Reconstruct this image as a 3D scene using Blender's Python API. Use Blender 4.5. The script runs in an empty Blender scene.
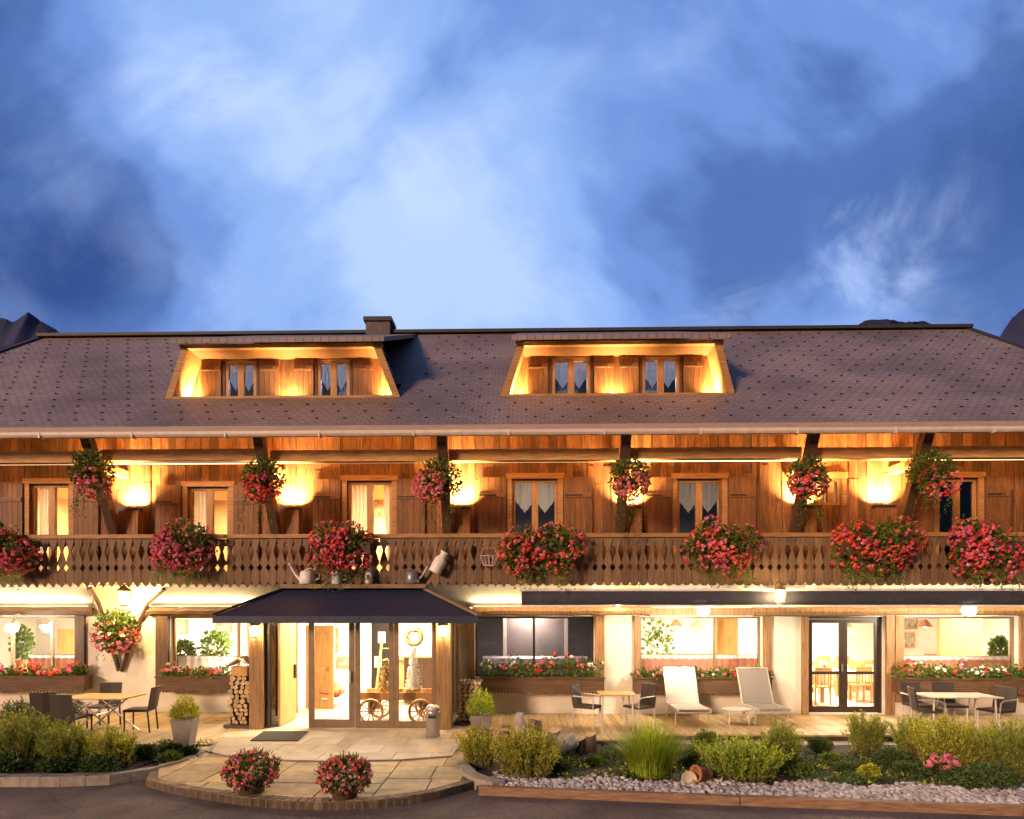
import bpy, bmesh, math, random
from mathutils import Vector, Matrix, noise as mnoise
R = math.radians
random.seed(7)
S = bpy.context.scene
COL = S.collection

# ------------------------------------------------------------------ camera
CAMH, FPX, HOR, YAW = 2.5, 640.0, 608.0, R(1.3)
cam = bpy.data.cameras.new("camera"); co = bpy.data.objects.new("camera", cam); COL.objects.link(co)
co.location = (0, 0, CAMH); co.rotation_euler = (R(90), 0, YAW)
cam.sensor_width = 36; cam.lens = 36*FPX/1024
cam.shift_y = (HOR-409.5)/1024
cam.clip_start = 0.1; cam.clip_end = 9000
S.camera = co
CA, SA = math.cos(YAW), math.sin(YAW)
def at(px, py, Y):
    """point of the vertical plane at depth Y seen through a pixel -> X, Z"""
    u = (px-512)/FPX
    X = Y*(u*CA-SA)/(CA+u*SA); d = -X*SA+Y*CA
    return X, CAMH-(py-HOR)*d/FPX
def ax(px, Y): return at(px, 0, Y)[0]
def gr(px, py, Z=0.0):
    d = FPX*(CAMH-Z)/(py-HOR); xc = (px-512)/FPX*d
    return xc*CA-d*SA, xc*SA+d*CA

# ------------------------------------------------------------------ view, world, sun lamp for street lighting
S.view_settings.view_transform = 'Standard'; S.view_settings.look = 'None'
S.view_settings.exposure = 0.85; S.view_settings.gamma = 1
S.view_settings.use_curve_mapping = False
S.render.engine = 'CYCLES'
S.cycles.use_denoising = True
S.cycles.max_bounces = 6; S.cycles.diffuse_bounces = 3; S.cycles.glossy_bounces = 3
S.cycles.transparent_max_bounces = 12; S.cycles.transmission_bounces = 4
S.cycles.sample_clamp_indirect = 4; S.cycles.caustics_reflective = False; S.cycles.caustics_refractive = False

SUN_EL, SUN_AZ = R(15), R(217)          # azimuth from +Y, clockwise
W = bpy.data.worlds.new("World"); S.world = W; W.use_nodes = True
def build_world():
    nt = W.node_tree; N = nt.nodes; L = nt.links; N.clear()
    def nd(t, **k):
        n = N.new(t)
        for a, b in k.items(): setattr(n, a, b)
        return n
    def m(op, a, b=None, c=None, clamp=False):
        n = nd('ShaderNodeMath', operation=op); n.use_clamp = clamp
        for i, v in enumerate((a, b, c)):
            if v is None: continue
            if isinstance(v, (int, float)): n.inputs[i].default_value = v
            else: L.new(v, n.inputs[i])
        return n.outputs[0]
    def mix(f, a, b):
        n = nd('ShaderNodeMix', data_type='RGBA')
        if isinstance(f, (int, float)): n.inputs[0].default_value = f
        else: L.new(f, n.inputs[0])
        for i, v in ((6, a), (7, b)):
            if isinstance(v, tuple): n.inputs[i].default_value = (*v, 1)
            else: L.new(v, n.inputs[i])
        return n.outputs[2]
    tc = nd('ShaderNodeTexCoord'); d = tc.outputs['Generated']
    sp = nd('ShaderNodeSeparateXYZ'); L.new(d, sp.inputs[0]); x, y, z = sp.outputs
    den = m('ADD', m('MAXIMUM', z, 0.0), 0.95)
    cb = nd('ShaderNodeCombineXYZ'); L.new(m('DIVIDE', x, den), cb.inputs[0]); L.new(m('DIVIDE', y, den), cb.inputs[1])
    def noise(scale, stretch, rot, detail, rough, loc=(0, 0, 0), dist=0.0):
        r0 = nd('ShaderNodeVectorRotate', rotation_type='Y_AXIS'); r0.inputs['Angle'].default_value = rot; L.new(d, r0.inputs['Vector'])
        mp = nd('ShaderNodeMapping'); mp.inputs['Scale'].default_value = stretch; mp.inputs['Location'].default_value = loc
        L.new(r0.outputs[0], mp.inputs[0])
        n = nd('ShaderNodeTexNoise'); n.inputs['Scale'].default_value = scale; n.inputs['Detail'].default_value = detail
        n.inputs['Roughness'].default_value = rough; n.inputs['Distortion'].default_value = dist
        L.new(mp.outputs[0], n.inputs['Vector']); return n.outputs['Fac']
    def blob(px, py, inner, outer):
        X, Z = at(px, py, 100.0); v = Vector((X, 100, Z-CAMH)).normalized()
        dt = nd('ShaderNodeVectorMath', operation='DOT_PRODUCT'); L.new(d, dt.inputs[0]); dt.inputs[1].default_value = v
        mr = nd('ShaderNodeMapRange'); mr.interpolation_type = 'SMOOTHSTEP'
        L.new(dt.outputs['Value'], mr.inputs[0])
        mr.inputs[1].default_value = math.cos(R(outer)); mr.inputs[2].default_value = math.cos(R(inner))
        return mr.outputs[0]
    big = noise(2.3, (1, 1, 1.3), 0, 5, 0.5, (3.1, 1.7, .4), 0.5)
    sl_ = noise(3.0, (.75, 1, 1.5), R(42), 8, 0.55, (8.3, 4.2, 0), 0.5)
    sr_ = noise(3.0, (.75, 1, 1.5), R(-38), 8, 0.55, (2.3, 6.2, 1), 0.5)
    side = nd('ShaderNodeMapRange'); side.interpolation_type = 'SMOOTHSTEP'; L.new(x, side.inputs[0]); side.inputs[1].default_value = -.25; side.inputs[2].default_value = .2
    mxs = nd('ShaderNodeMix', data_type='FLOAT'); L.new(side.outputs[0], mxs.inputs[0]); L.new(sl_, mxs.inputs[2]); L.new(sr_, mxs.inputs[3]); fine = mxs.outputs[0]
    wisp = noise(5.5, (1.0, 1, .8), R(-60), 8, 0.56, (1.3, 9.2, 0), 0.6)
    f = m('ADD', m('MULTIPLY_ADD', big, 0.62, -0.06), m('MULTIPLY_ADD', fine, 0.92, -0.205))
    for px, py, inn, out, wt in ((290, 225, 1, 25, .13), (330, 300, 1, 15, .06), (470, 250, 1, 20, .05), (560, 110, 1, 20, .03), (30, 235, 1, 10, -.15), (95, 285, 1, 6, -.09), (-20, 140, 1, 12, -.17), (40, 330, 1, 9, -.05),
                                 (850, 230, 1, 12, -.05), (690, 268, 1, 9, -.07), (1010, 215, 1, 11, -.10), (1040, 10, 2, 20, -.10), (0, -20, 2, 20, -.15), (512, -60, 2, 14, -.06), (640, 320, 1, 14, .05), (850, 320, 1, 8, .04), (180, 330, 1, 7, -.03)):
        f = m('ADD', f, m('MULTIPLY', blob(px, py, inn, out), wt))
    ramp = nd('ShaderNodeValToRGB'); L.new(f, ramp.inputs[0])
    cr = ramp.color_ramp; cr.interpolation = 'EASE'
    k = 0.55
    stops = [(0.06, (.028, .075, .28)), (0.36, (.085, .175, .48)), (0.50, (.175, .315, .74)), (0.64, (.31, .495, .94)), (0.82, (.50, .68, 1.03))]
    stops = [(p, tuple(q*k for q in c)) for p, c in stops]
    cr.elements[0].position, cr.elements[0].color = stops[0][0], (*stops[0][1], 1)
    cr.elements[1].position, cr.elements[1].color = stops[-1][0], (*stops[-1][1], 1)
    for p, c in stops[1:-1]:
        e = cr.elements.new(p); e.color = (*c, 1)
    mr = nd('ShaderNodeMapRange'); L.new(wisp, mr.inputs[0]); mr.interpolation_type = 'SMOOTHSTEP'
    mr.inputs[1].default_value = 0.47; mr.inputs[2].default_value = 0.72; mr.inputs[4].default_value = 0.8
    pl = m('ADD', 0.2, m('ADD', m('ADD', blob(215, 110, 1, 7), blob(430, 165, 0, 5)), m('ADD', blob(700, 285, 1, 6), blob(880, 240, 1, 6))), clamp=True)
    cl = mix(m('MULTIPLY', mr.outputs[0], pl), ramp.outputs[0], (0.33, 0.42, 0.64))
    # the sky behind the photographer is already night
    back = nd('ShaderNodeMapRange'); L.new(y, back.inputs[0]); back.interpolation_type = 'SMOOTHSTEP'
    back.inputs[1].default_value = -0.35; back.inputs[2].default_value = 0.55; back.inputs[3].default_value = 0.16; back.inputs[4].default_value = 1.0
    sky = nd('ShaderNodeTexSky', sky_type='NISHITA'); sky.sun_disc = False
    sky.sun_elevation = SUN_EL; sky.sun_rotation = SUN_AZ
    b1 = nd('ShaderNodeBackground'); L.new(sky.outputs[0], b1.inputs[0]); b1.inputs[1].default_value = 0.004
    b2 = nd('ShaderNodeBackground'); L.new(cl, b2.inputs[0]); L.new(back.outputs[0], b2.inputs[1])
    ad = nd('ShaderNodeAddShader'); L.new(b1.outputs[0], ad.inputs[0]); L.new(b2.outputs[0], ad.inputs[1])
    o = nd('ShaderNodeOutputWorld'); L.new(ad.outputs[0], o.inputs[0])
build_world()
sl = bpy.data.lights.new("sun", 'SUN'); so = bpy.data.objects.new("sun", sl); COL.objects.link(so)
sl.energy = 2.1; sl.angle = R(12); sl.color = (1.0, 0.66, 0.44)  # stands in for warm street lighting from behind the camera
sd = Vector((math.sin(SUN_AZ)*math.cos(SUN_EL), math.cos(SUN_AZ)*math.cos(SUN_EL), math.sin(SUN_EL)))
so.rotation_euler = sd.to_track_quat('Z', 'Y').to_euler()

# ------------------------------------------------------------------ helpers
class MB:
    def __init__(s): s.v = []; s.f = []; s.m = []
    def add(s, vs, fs, mi=0):
        b = len(s.v); s.v += [tuple(p) for p in vs]
        for f in fs: s.f.append(tuple(b+i for i in f)); s.m.append(mi)
    def box(s, x0, x1, y0, y1, z0, z1, mi=0):
        s.add([(x, y, z) for x in (x0, x1) for y in (y0, y1) for z in (z0, z1)],
              [(0, 1, 3, 2), (4, 6, 7, 5), (0, 4, 5, 1), (2, 3, 7, 6), (0, 2, 6, 4), (1, 5, 7, 3)], mi)
    def obox(s, c, size, rot=None, mi=0):
        M = rot if rot is not None else Matrix.Identity(3); c = Vector(c)
        h = [k/2 for k in size]
        s.add([c+M@Vector((x, y, z)) for x in (-h[0], h[0]) for y in (-h[1], h[1]) for z in (-h[2], h[2])],
              [(0, 1, 3, 2), (4, 6, 7, 5), (0, 4, 5, 1), (2, 3, 7, 6), (0, 2, 6, 4), (1, 5, 7, 3)], mi)
    def beam(s, p0, p1, w, h, mi=0, up=(0, 0, 1)):
        p0, p1 = Vector(p0), Vector(p1); d = p1-p0; L = d.length; d.normalize()
        up = Vector(up)
        if abs(d.dot(up)) > .98: up = Vector((0, 1, 0))
        a = d.cross(up).normalized(); b = a.cross(d)
        M = Matrix((d, a, b)).transposed()
        s.obox((p0+p1)/2, (L, w, h), M, mi)
    def tube(s, pts, r, n=8, mi=0, cap=True):
        pts = [Vector(p) for p in pts]; k = len(pts)
        if isinstance(r, (int, float)): r = [r]*k
        base = len(s.v); ref = None
        for i, p in enumerate(pts):
            d = (pts[min(i+1, k-1)]-pts[max(i-1, 0)]).normalized()
            if ref is None: ref = Vector((0, 0, 1)) if abs(d.z) < .9 else Vector((1, 0, 0))
            a = d.cross(ref).normalized(); b = d.cross(a)
            for j in range(n):
                t = 2*math.pi*j/n
                s.v.append(tuple(p+(a*math.cos(t)+b*math.sin(t))*r[i]))
        for i in range(k-1):
            for j in range(n):
                q = (j+1) % n
                s.f.append((base+i*n+j, base+i*n+q, base+(i+1)*n+q, base+(i+1)*n+j)); s.m.append(mi)
        if cap:
            s.f.append(tuple(base+j for j in range(n))); s.m.append(mi)
            s.f.append(tuple(base+(k-1)*n+j for j in range(n))); s.m.append(mi)
    def lathe(s, prof, c=(0, 0, 0), n=16, mi=0, sx=1, sy=1):
        base = len(s.v); k = len(prof)
        for r, z in prof:
            for j in range(n):
                t = 2*math.pi*j/n
                s.v.append((c[0]+sx*r*math.cos(t), c[1]+sy*r*math.sin(t), c[2]+z))
        for i in range(k-1):
            for j in range(n):
                q = (j+1) % n
                s.f.append((base+i*n+j, base+i*n+q, base+(i+1)*n+q, base+(i+1)*n+j)); s.m.append(mi)
        for e in (0, k-1):
            s.f.append(tuple(base+e*n+j for j in range(n))); s.m.append(mi)
    def prism(s, poly, a0, a1, axis='Y', mi=0):
        n = len(poly)
        def p(u, w, a): return {'Y': (u, a, w), 'X': (a, u, w), 'Z': (u, w, a)}[axis]
        vs = [p(u, w, a0) for u, w in poly]+[p(u, w, a1) for u, w in poly]
        s.add(vs, [tuple(range(n)), tuple(range(2*n-1, n-1, -1))]+[(i, (i+1) % n, n+(i+1) % n, n+i) for i in range(n)], mi)
    def ball(s, c, r, n=12, k=8, mi=0):
        if isinstance(r, (int, float)): r = (r, r, r)
        prof = [(math.sin(math.pi*i/k), -math.cos(math.pi*i/k)) for i in range(k+1)]
        prof[0] = (.02, -1); prof[-1] = (.02, 1)
        base = len(s.v)
        s.lathe(prof, (0, 0, 0), n, mi)
        for i in range(base, len(s.v)):
            x, y, z = s.v[i]; s.v[i] = (c[0]+x*r[0], c[1]+y*r[1], c[2]+z*r[2])
    def torus(s, c, R0, r, axis='Y', n=24, k=6, mi=0):
        base = len(s.v)
        for i in range(n):
            t = 2*math.pi*i/n
            for j in range(k):
                q = 2*math.pi*j/k; rr = R0+r*math.cos(q); a, b, w = rr*math.cos(t), rr*math.sin(t), r*math.sin(q)
                o = {'Y': (a, w, b), 'Z': (a, b, w), 'X': (w, a, b)}[axis]
                s.v.append((c[0]+o[0], c[1]+o[1], c[2]+o[2]))
        for i in range(n):
            for j in range(k):
                s.f.append((base+i*k+j, base+((i+1) % n)*k+j, base+((i+1) % n)*k+(j+1) % k, base+i*k+(j+1) % k)); s.m.append(mi)
    def leaf(s, p, d, up, L, w, mi=0):
        """one folded rhombic leaf from p along d"""
        d = d.normalized(); a = d.cross(up)
        if a.length < 1e-3: a = d.orthogonal()
        a.normalize(); n = a.cross(d)
        b = len(s.v); q = p+d*L*.5
        s.v += [tuple(p), tuple(q+a*w*.5+n*w*.12), tuple(p+d*L-n*L*.08), tuple(q-a*w*.5+n*w*.12)]
        s.f.append((b, b+1, b+2, b+3)); s.m.append(mi)
    def flower(s, p, nrm, r, mi=0, k=5):
        nrm = nrm.normalized(); a = nrm.orthogonal().normalized(); bb = nrm.cross(a)
        b = len(s.v); s.v.append(tuple(p+nrm*r*.15)); t0 = random.random()*6
        for i in range(k):
            t = t0+2*math.pi*i/k; rr = r*random.uniform(.8, 1.1)
            s.v.append(tuple(p+(a*math.cos(t)+bb*math.sin(t))*rr+nrm*r*random.uniform(0, .5)))
        for i in range(k):
            s.f.append((b, b+1+i, b+1+(i+1) % k)); s.m.append(mi)
    def build(s, name, mats, parent=None, smooth=False, recalc=True):
        if not isinstance(mats, (list, tuple)): mats = [mats]
        me = bpy.data.meshes.new(name); me.from_pydata(s.v, [], s.f)
        for m_ in mats: me.materials.append(m_)
        if len(mats) > 1: me.polygons.foreach_set('material_index', s.m)
        if recalc:
            b = bmesh.new(); b.from_mesh(me); bmesh.ops.recalc_face_normals(b, faces=b.faces); b.to_mesh(me); b.free()
        if smooth: me.polygons.foreach_set('use_smooth', [True]*len(me.polygons))
        me.update()
        o = bpy.data.objects.new(name, me); COL.objects.link(o)
        if parent: o.parent = parent
        return o
def rnd(a, b): return random.uniform(a, b)
def rvec():
    while True:
        v = Vector((rnd(-1, 1), rnd(-1, 1), rnd(-1, 1)))
        if .01 < v.length < 1: return v.normalized()
def thing(name, label, cat, loc=(0, 0, 0), rz=0, group=None):
    o = bpy.data.objects.new(name, None); COL.objects.link(o); o.empty_display_size = .2
    o.location = loc; o.rotation_euler = (0, 0, rz); return tag(o, label, cat, group)
def tag(o, label, cat, group=None):
    o['label'] = label; o['category'] = cat
    if group: o['group'] = group
    return o
def struct(o, kind='structure'): o['kind'] = kind; return o
def dup(root, loc, rz=0, label=None):
    def cp(o, par):
        c = o.copy(); COL.objects.link(c)
        if par: c.parent = par
        for ch in list(o.children): cp(ch, c)
        return c
    r = cp(root, None); r.location = loc; r.rotation_euler = (0, 0, rz)
    if label: r['label'] = label
    return r
def light(kind, loc, energy, col, parent=None, size=.1, aim=None, spot=None, blend=.6, sy=None, spread=math.pi):
    l = bpy.data.lights.new(kind.lower()+"_light", kind); l.energy = energy; l.color = col
    if kind == 'AREA':
        l.size = size; l.spread = spread
        if sy: l.shape = 'RECTANGLE'; l.size_y = sy
    else: l.shadow_soft_size = size
    if kind == 'SPOT': l.spot_size = spot; l.spot_blend = blend
    o = bpy.data.objects.new(kind.lower()+"_light", l); COL.objects.link(o); o.location = loc
    if parent: o.parent = parent
    if aim is not None: o.rotation_euler = (-Vector(aim)).to_track_quat('Z', 'Y').to_euler()
    return o

# ------------------------------------------------------------------ materials
def mat(name, col, rough=.7, var=.25, nscale=6, stretch=(1, 1, 1), bump=.15, island=0.0, metal=0, spec=.4, col2=None, fine=None, sub=0.0, hue=0.0):
    """noise-mottled surface; island = brightness spread from one loose piece to the next"""
    m = bpy.data.materials.new(name); m.use_nodes = True; nt = m.node_tree; N = nt.nodes; L = nt.links
    p = N['Principled BSDF']; p.inputs['Roughness'].default_value = rough; p.inputs['Metallic'].default_value = metal
    p.inputs['Specular IOR Level'].default_value = spec
    tc = N.new('ShaderNodeTexCoord'); mp = N.new('ShaderNodeMapping'); mp.inputs['Scale'].default_value = stretch
    L.new(tc.outputs['Object'], mp.inputs[0])
    n = N.new('ShaderNodeTexNoise'); n.inputs['Scale'].default_value = nscale; n.inputs['Detail'].default_value = 6; n.inputs['Roughness'].default_value = .6
    L.new(mp.outputs[0], n.inputs['Vector'])
    c1 = [max(0, c*(1-var)) for c in col]; c2 = col2 or [min(1, c*(1+var)) for c in col]
    r = N.new('ShaderNodeValToRGB'); r.color_ramp.elements[0].position = .3; r.color_ramp.elements[1].position = .7
    r.color_ramp.elements[0].color = (*c1, 1); r.color_ramp.elements[1].color = (*c2, 1)
    L.new(n.outputs['Fac'], r.inputs[0]); out = r.outputs[0]
    if island or hue:
        g = N.new('ShaderNodeNewGeometry'); hs = N.new('ShaderNodeHueSaturation')
        mr = N.new('ShaderNodeMapRange'); L.new(g.outputs['Random Per Island'], mr.inputs[0])
        mr.inputs[3].default_value = 1-island; mr.inputs[4].default_value = 1+island
        L.new(mr.outputs[0], hs.inputs['Value'])
        if hue:
            mu = N.new('ShaderNodeMath'); mu.operation = 'MULTIPLY'; mu.inputs[1].default_value = 7.31; L.new(g.outputs['Random Per Island'], mu.inputs[0])
            fr = N.new('ShaderNodeMath'); fr.operation = 'FRACT'; L.new(mu.outputs[0], fr.inputs[0])
            m2 = N.new('ShaderNodeMapRange'); L.new(fr.outputs[0], m2.inputs[0]); m2.inputs[3].default_value = .5-hue; m2.inputs[4].default_value = .5+hue
            L.new(m2.outputs[0], hs.inputs['Hue'])
        L.new(out, hs.inputs['Color']); out = hs.outputs[0]
    L.new(out, p.inputs['Base Color'])
    if bump:
        b = N.new('ShaderNodeBump'); b.inputs['Strength'].default_value = bump; b.inputs['Distance'].default_value = .02
        if fine:
            n2 = N.new('ShaderNodeTexNoise'); n2.inputs['Scale'].default_value = fine; n2.inputs['Detail'].default_value = 4
            L.new(mp.outputs[0], n2.inputs['Vector']); L.new(n2.outputs['Fac'], b.inputs['Height'])
        else: L.new(n.outputs['Fac'], b.inputs['Height'])
        L.new(b.outputs[0], p.inputs['Normal'])
    if sub:
        # thin leaf or cloth: part of the light comes through
        t = N.new('ShaderNodeBsdfTranslucent'); L.new(out, t.inputs[0]); mx = N.new('ShaderNodeMixShader'); mx.inputs[0].default_value = sub
        L.new(p.outputs[0], mx.inputs[1]); L.new(t.outputs[0], mx.inputs[2]); L.new(mx.outputs[0], N['Material Output'].inputs[0])
    return m
def emit(name, col, st):
    m = bpy.data.materials.new(name); m.use_nodes = True; N = m.node_tree.nodes; N.clear()
    e = N.new('ShaderNodeEmission'); e.inputs[0].default_value = (*col, 1); e.inputs[1].default_value = st
    o = N.new('ShaderNodeOutputMaterial'); m.node_tree.links.new(e.outputs[0], o.inputs[0]); return m
def glassmat(name, tint=(1, 1, 1), rough=.0, ior=1.5, boost=1.0):
    m = bpy.data.materials.new(name); m.use_nodes = True; nt = m.node_tree; N = nt.nodes; L = nt.links; N.clear()
    t = N.new('ShaderNodeBsdfTransparent'); t.inputs[0].default_value = (*tint, 1)
    g = N.new('ShaderNodeBsdfGlossy'); g.inputs['Roughness'].default_value = rough
    fr = N.new('ShaderNodeFresnel'); fr.inputs[0].default_value = ior
    mu = N.new('ShaderNodeMath'); mu.operation = 'MULTIPLY'; mu.use_clamp = True; mu.inputs[1].default_value = boost; L.new(fr.outputs[0], mu.inputs[0])
    mx = N.new('ShaderNodeMixShader'); L.new(mu.outputs[0], mx.inputs[0]); L.new(t.outputs[0], mx.inputs[1]); L.new(g.outputs[0], mx.inputs[2])
    o = N.new('ShaderNodeOutputMaterial'); L.new(mx.outputs[0], o.inputs[0]); return m
VZ = (7, 7, .55); HX = (.55, 7, 7)
M = {
 'board': mat('dark_board', (.165, .068, .020), .65, .6, 5, VZ, .35, .5),
 'shutter': mat('shutter_wood', (.155, .066, .02), .6, .4, 5, VZ, .3, .2),
 'gold': mat('honey_wood', (.42, .215, .075), .55, .3, 5, VZ, .2, .15),
 'goldx': mat('honey_beam', (.36, .18, .062), .6, .35, 5, HX, .25, .15),
 'purlin': mat('lightened_honey_purlin', (.58, .31, .105), .6, .35, 5, HX, .25, .15),  # honey wood lightened to make up for light the eave blocks
 'brass': mat('aged_brass', (.42, .28, .10), .45, .2, 8, metal=.5),
 'rail': mat('weathered_board', (.18, .105, .056), .75, .4, 5, VZ, .3, .25),
 'railx': mat('weathered_rail', (.24, .145, .08), .7, .35, 5, HX, .25, .1),
 'dark': mat('dark_timber', (.075, .038, .018), .65, .4, 5, VZ, .3, .1),
 'darkx': mat('dark_lintel', (.10, .052, .024), .65, .45, 5, HX, .35, .12),
 'post': mat('rough_post', (.26, .145, .065), .7, .45, 4, VZ, .4, .1),
 'plaster': mat('plaster', (.70, .635, .53), .9, .13, 1.3, (1, 1, 1), .35, fine=26),
 'white': mat('white_wall', (.80, .76, .68), .85, .03, 3, (1, 1, 1), .05),
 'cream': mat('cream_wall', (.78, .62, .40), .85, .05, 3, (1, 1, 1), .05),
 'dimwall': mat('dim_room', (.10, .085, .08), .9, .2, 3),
 'tile': mat('floor_tile', (.62, .54, .42), .35, .1, 3, (1, 1, 1), .03),
 'navy': mat('navy_sheet', (.020, .026, .062), .55, .35, 4, (1.5, 6, 1), .1),
 'zinc': mat('zinc', (.66, .54, .48), .5, .12, 5, (1, 1, 1), .05, .05),
 'ridge': mat('dark_ridge', (.035, .030, .035), .6, .2, 5),
 'iron': mat('black_iron', (.02, .018, .016), .5, .2, 8),
 'steel': mat('brushed_steel', (.55, .52, .47), .35, .1, 20, metal=.8),
 'frame': mat('bronze_frame', (.20, .13, .075), .45, .15, 8),
 'doorframe': mat('dark_door_frame', (.035, .022, .016), .45, .2, 8),
 'lace': mat('lace', (.78, .74, .72), .9, .05, 40, (1, 1, 1), .2, sub=.35),
 'pinkcloth': mat('pink_curtain', (.58, .25, .18), .9, .12, 12, (6, 6, .6), .2, sub=.12),
 'cloth': mat('white_cloth', (.80, .76, .70), .9, .04, 10, sub=.15),
 'soil': mat('soil', (.034, .020, .012), .95, .6, 9, (1, 1, 1), .9, fine=30),
 'asphalt': mat('asphalt', (.15, .115, .092), .85, .45, .9, (1, 1, 1), .5, fine=140),
 'kerb': mat('kerb_stone', (.30, .25, .21), .85, .25, 9, (1, 1, 1), .4, .12),
 'sett': mat('stone_sett', (.22, .155, .10), .85, .35, 12, (1, 1, 1), .5, .3),
 'flag': mat('flagstone', (.47, .335, .165), .7, .25, 5, (1, 1, 1), .35, .28, hue=.012),
 'mortar': mat('mortar', (.17, .13, .085), .9, .3, 20),
 'slab': mat('pale_slab', (.55, .47, .36), .75, .15, 4, (1, 1, 1), .3, .1),
 'deck': mat('deck_plank', (.46, .32, .16), .65, .3, 5, (7, .55, 7), .2, .2),
 'step': mat('step_stone', (.30, .25, .21), .8, .2, 6, (1, 1, 1), .3),
 'timber': mat('kerb_timber', (.27, .155, .09), .75, .4, 5, HX, .4),
 'pebble': mat('pebble', (.42, .38, .37), .8, .2, 8, (1, 1, 1), .2, .45),
 'log': mat('log_bark', (.16, .11, .075), .85, .45, 6, VZ, .5),
 'logend': mat('log_end', (.50, .36, .20), .8, .3, 18, (1, 1, 1), .3, .25),
 'rock': mat('rock', (.33, .29, .25), .85, .3, 6, (1, 1, 1), .5),
 'wicker': mat('dark_wicker', (.045, .030, .024), .6, .4, 60, (1, 1, 1), .5),
 'alu': mat('pale_metal', (.60, .55, .48), .4, .1, 8, metal=.5),
 'tabletop': mat('table_wood', (.56, .36, .13), .45, .25, 4, (1, 8, 8), .1, .1),
 'sling': mat('pale_sling', (.62, .54, .47), .8, .06, 60, (1, 1, 1), .2, sub=.1),
 'greysling': mat('grey_sling', (.22, .195, .175), .8, .08, 60, (1, 1, 1), .2, sub=.1),
 'greypot': mat('grey_pot', (.24, .205, .18), .6, .2, 5, (1, 1, 1), .15),
 'terra': mat('terracotta', (.42, .16, .07), .8, .2, 8),
 'enamel': mat('pale_enamel', (.76, .70, .64), .4, .15, 7),
 'greycan': mat('grey_can', (.26, .24, .25), .4, .25, 7, metal=.5),
 'chimney': mat('chimney_render', (.12, .095, .09), .85, .3, 4),
 'fascia': mat('fascia_paint', (.36, .26, .225), .7, .15, 4, HX),
 'mat': mat('door_mat', (.05, .042, .038), .95, .3, 60),
 'oak': mat('oak_furniture', (.48, .25, .085), .5, .3, 4, VZ, .1, .1),
 'red': mat('red_rim', (.50, .05, .03), .6, .2, 8),
 'straw': mat('straw', (.52, .36, .14), .9, .35, 30, (1, 1, 1), .5, .3),
 'picture': mat('picture_print', (.30, .26, .24), .6, .8, 6, col2=(.7, .6, .5)),
 'awning': mat('awning_cloth', (.045, .045, .062), .8, .15, 8),
 'bark': mat('bark', (.10, .07, .045), .9, .4, 10),
 'leaf': mat('geranium_leaf', (.11, .165, .022), .55, .3, 20, bump=0, island=.45, hue=.03, sub=.35),
 'leafd': mat('dark_leaf', (.07, .115, .025), .55, .3, 20, bump=0, island=.45, hue=.03, sub=.3),
 'leafy': mat('yellow_leaf', (.46, .45, .045), .6, .3, 20, bump=0, island=.5, hue=.03, sub=.5),
 'grassb': mat('grass_blade', (.36, .45, .04), .55, .25, 20, bump=0, island=.45, hue=.02, sub=.5),
 'herb': mat('herb_leaf', (.32, .36, .05), .6, .3, 20, bump=0, island=.5, hue=.03, sub=.5),
 'pred': mat('petal_red', (.82, .065, .05), .55, .2, 30, bump=0, island=.3, hue=.02, sub=.3),
 'pcoral': mat('petal_coral', (.86, .20, .12), .55, .2, 30, bump=0, island=.3, hue=.02, sub=.3),
 'ppink': mat('petal_pink', (.80, .24, .30), .55, .2, 30, bump=0, island=.3, hue=.03, sub=.3),
 'pmag': mat('petal_magenta', (.78, .13, .26), .55, .2, 30, bump=0, island=.3, hue=.02, sub=.3),
 'pwhite': mat('petal_white', (.80, .76, .70), .55, .1, 30, bump=0, island=.1, sub=.3),
 'mountain': mat('haze_tinted_rock', (.026, .030, .072), .95, .5, .004, bump=0),  # blue of hazy air put into the rock colour
 'grass': mat('dark_grass', (.03, .045, .015), .95, .4, 2),
 'glass': glassmat('window_glass'),
 'glassr': glassmat('reflecting_glass', (.75, .75, .78), .01, 1.9),
 'bulb': emit('warm_bulb', (1, .74, .36), 40),
 'bulbw': emit('white_bulb', (1, .93, .80), 90),
 'lens': emit('uplight_lens', (1, .72, .34), 18),
 'strip': emit('strip_glow', (1, .70, .34), 3.5),
 'ceil': emit('ceiling_lamp_glass', (1, .86, .62), 8),
}
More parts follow.
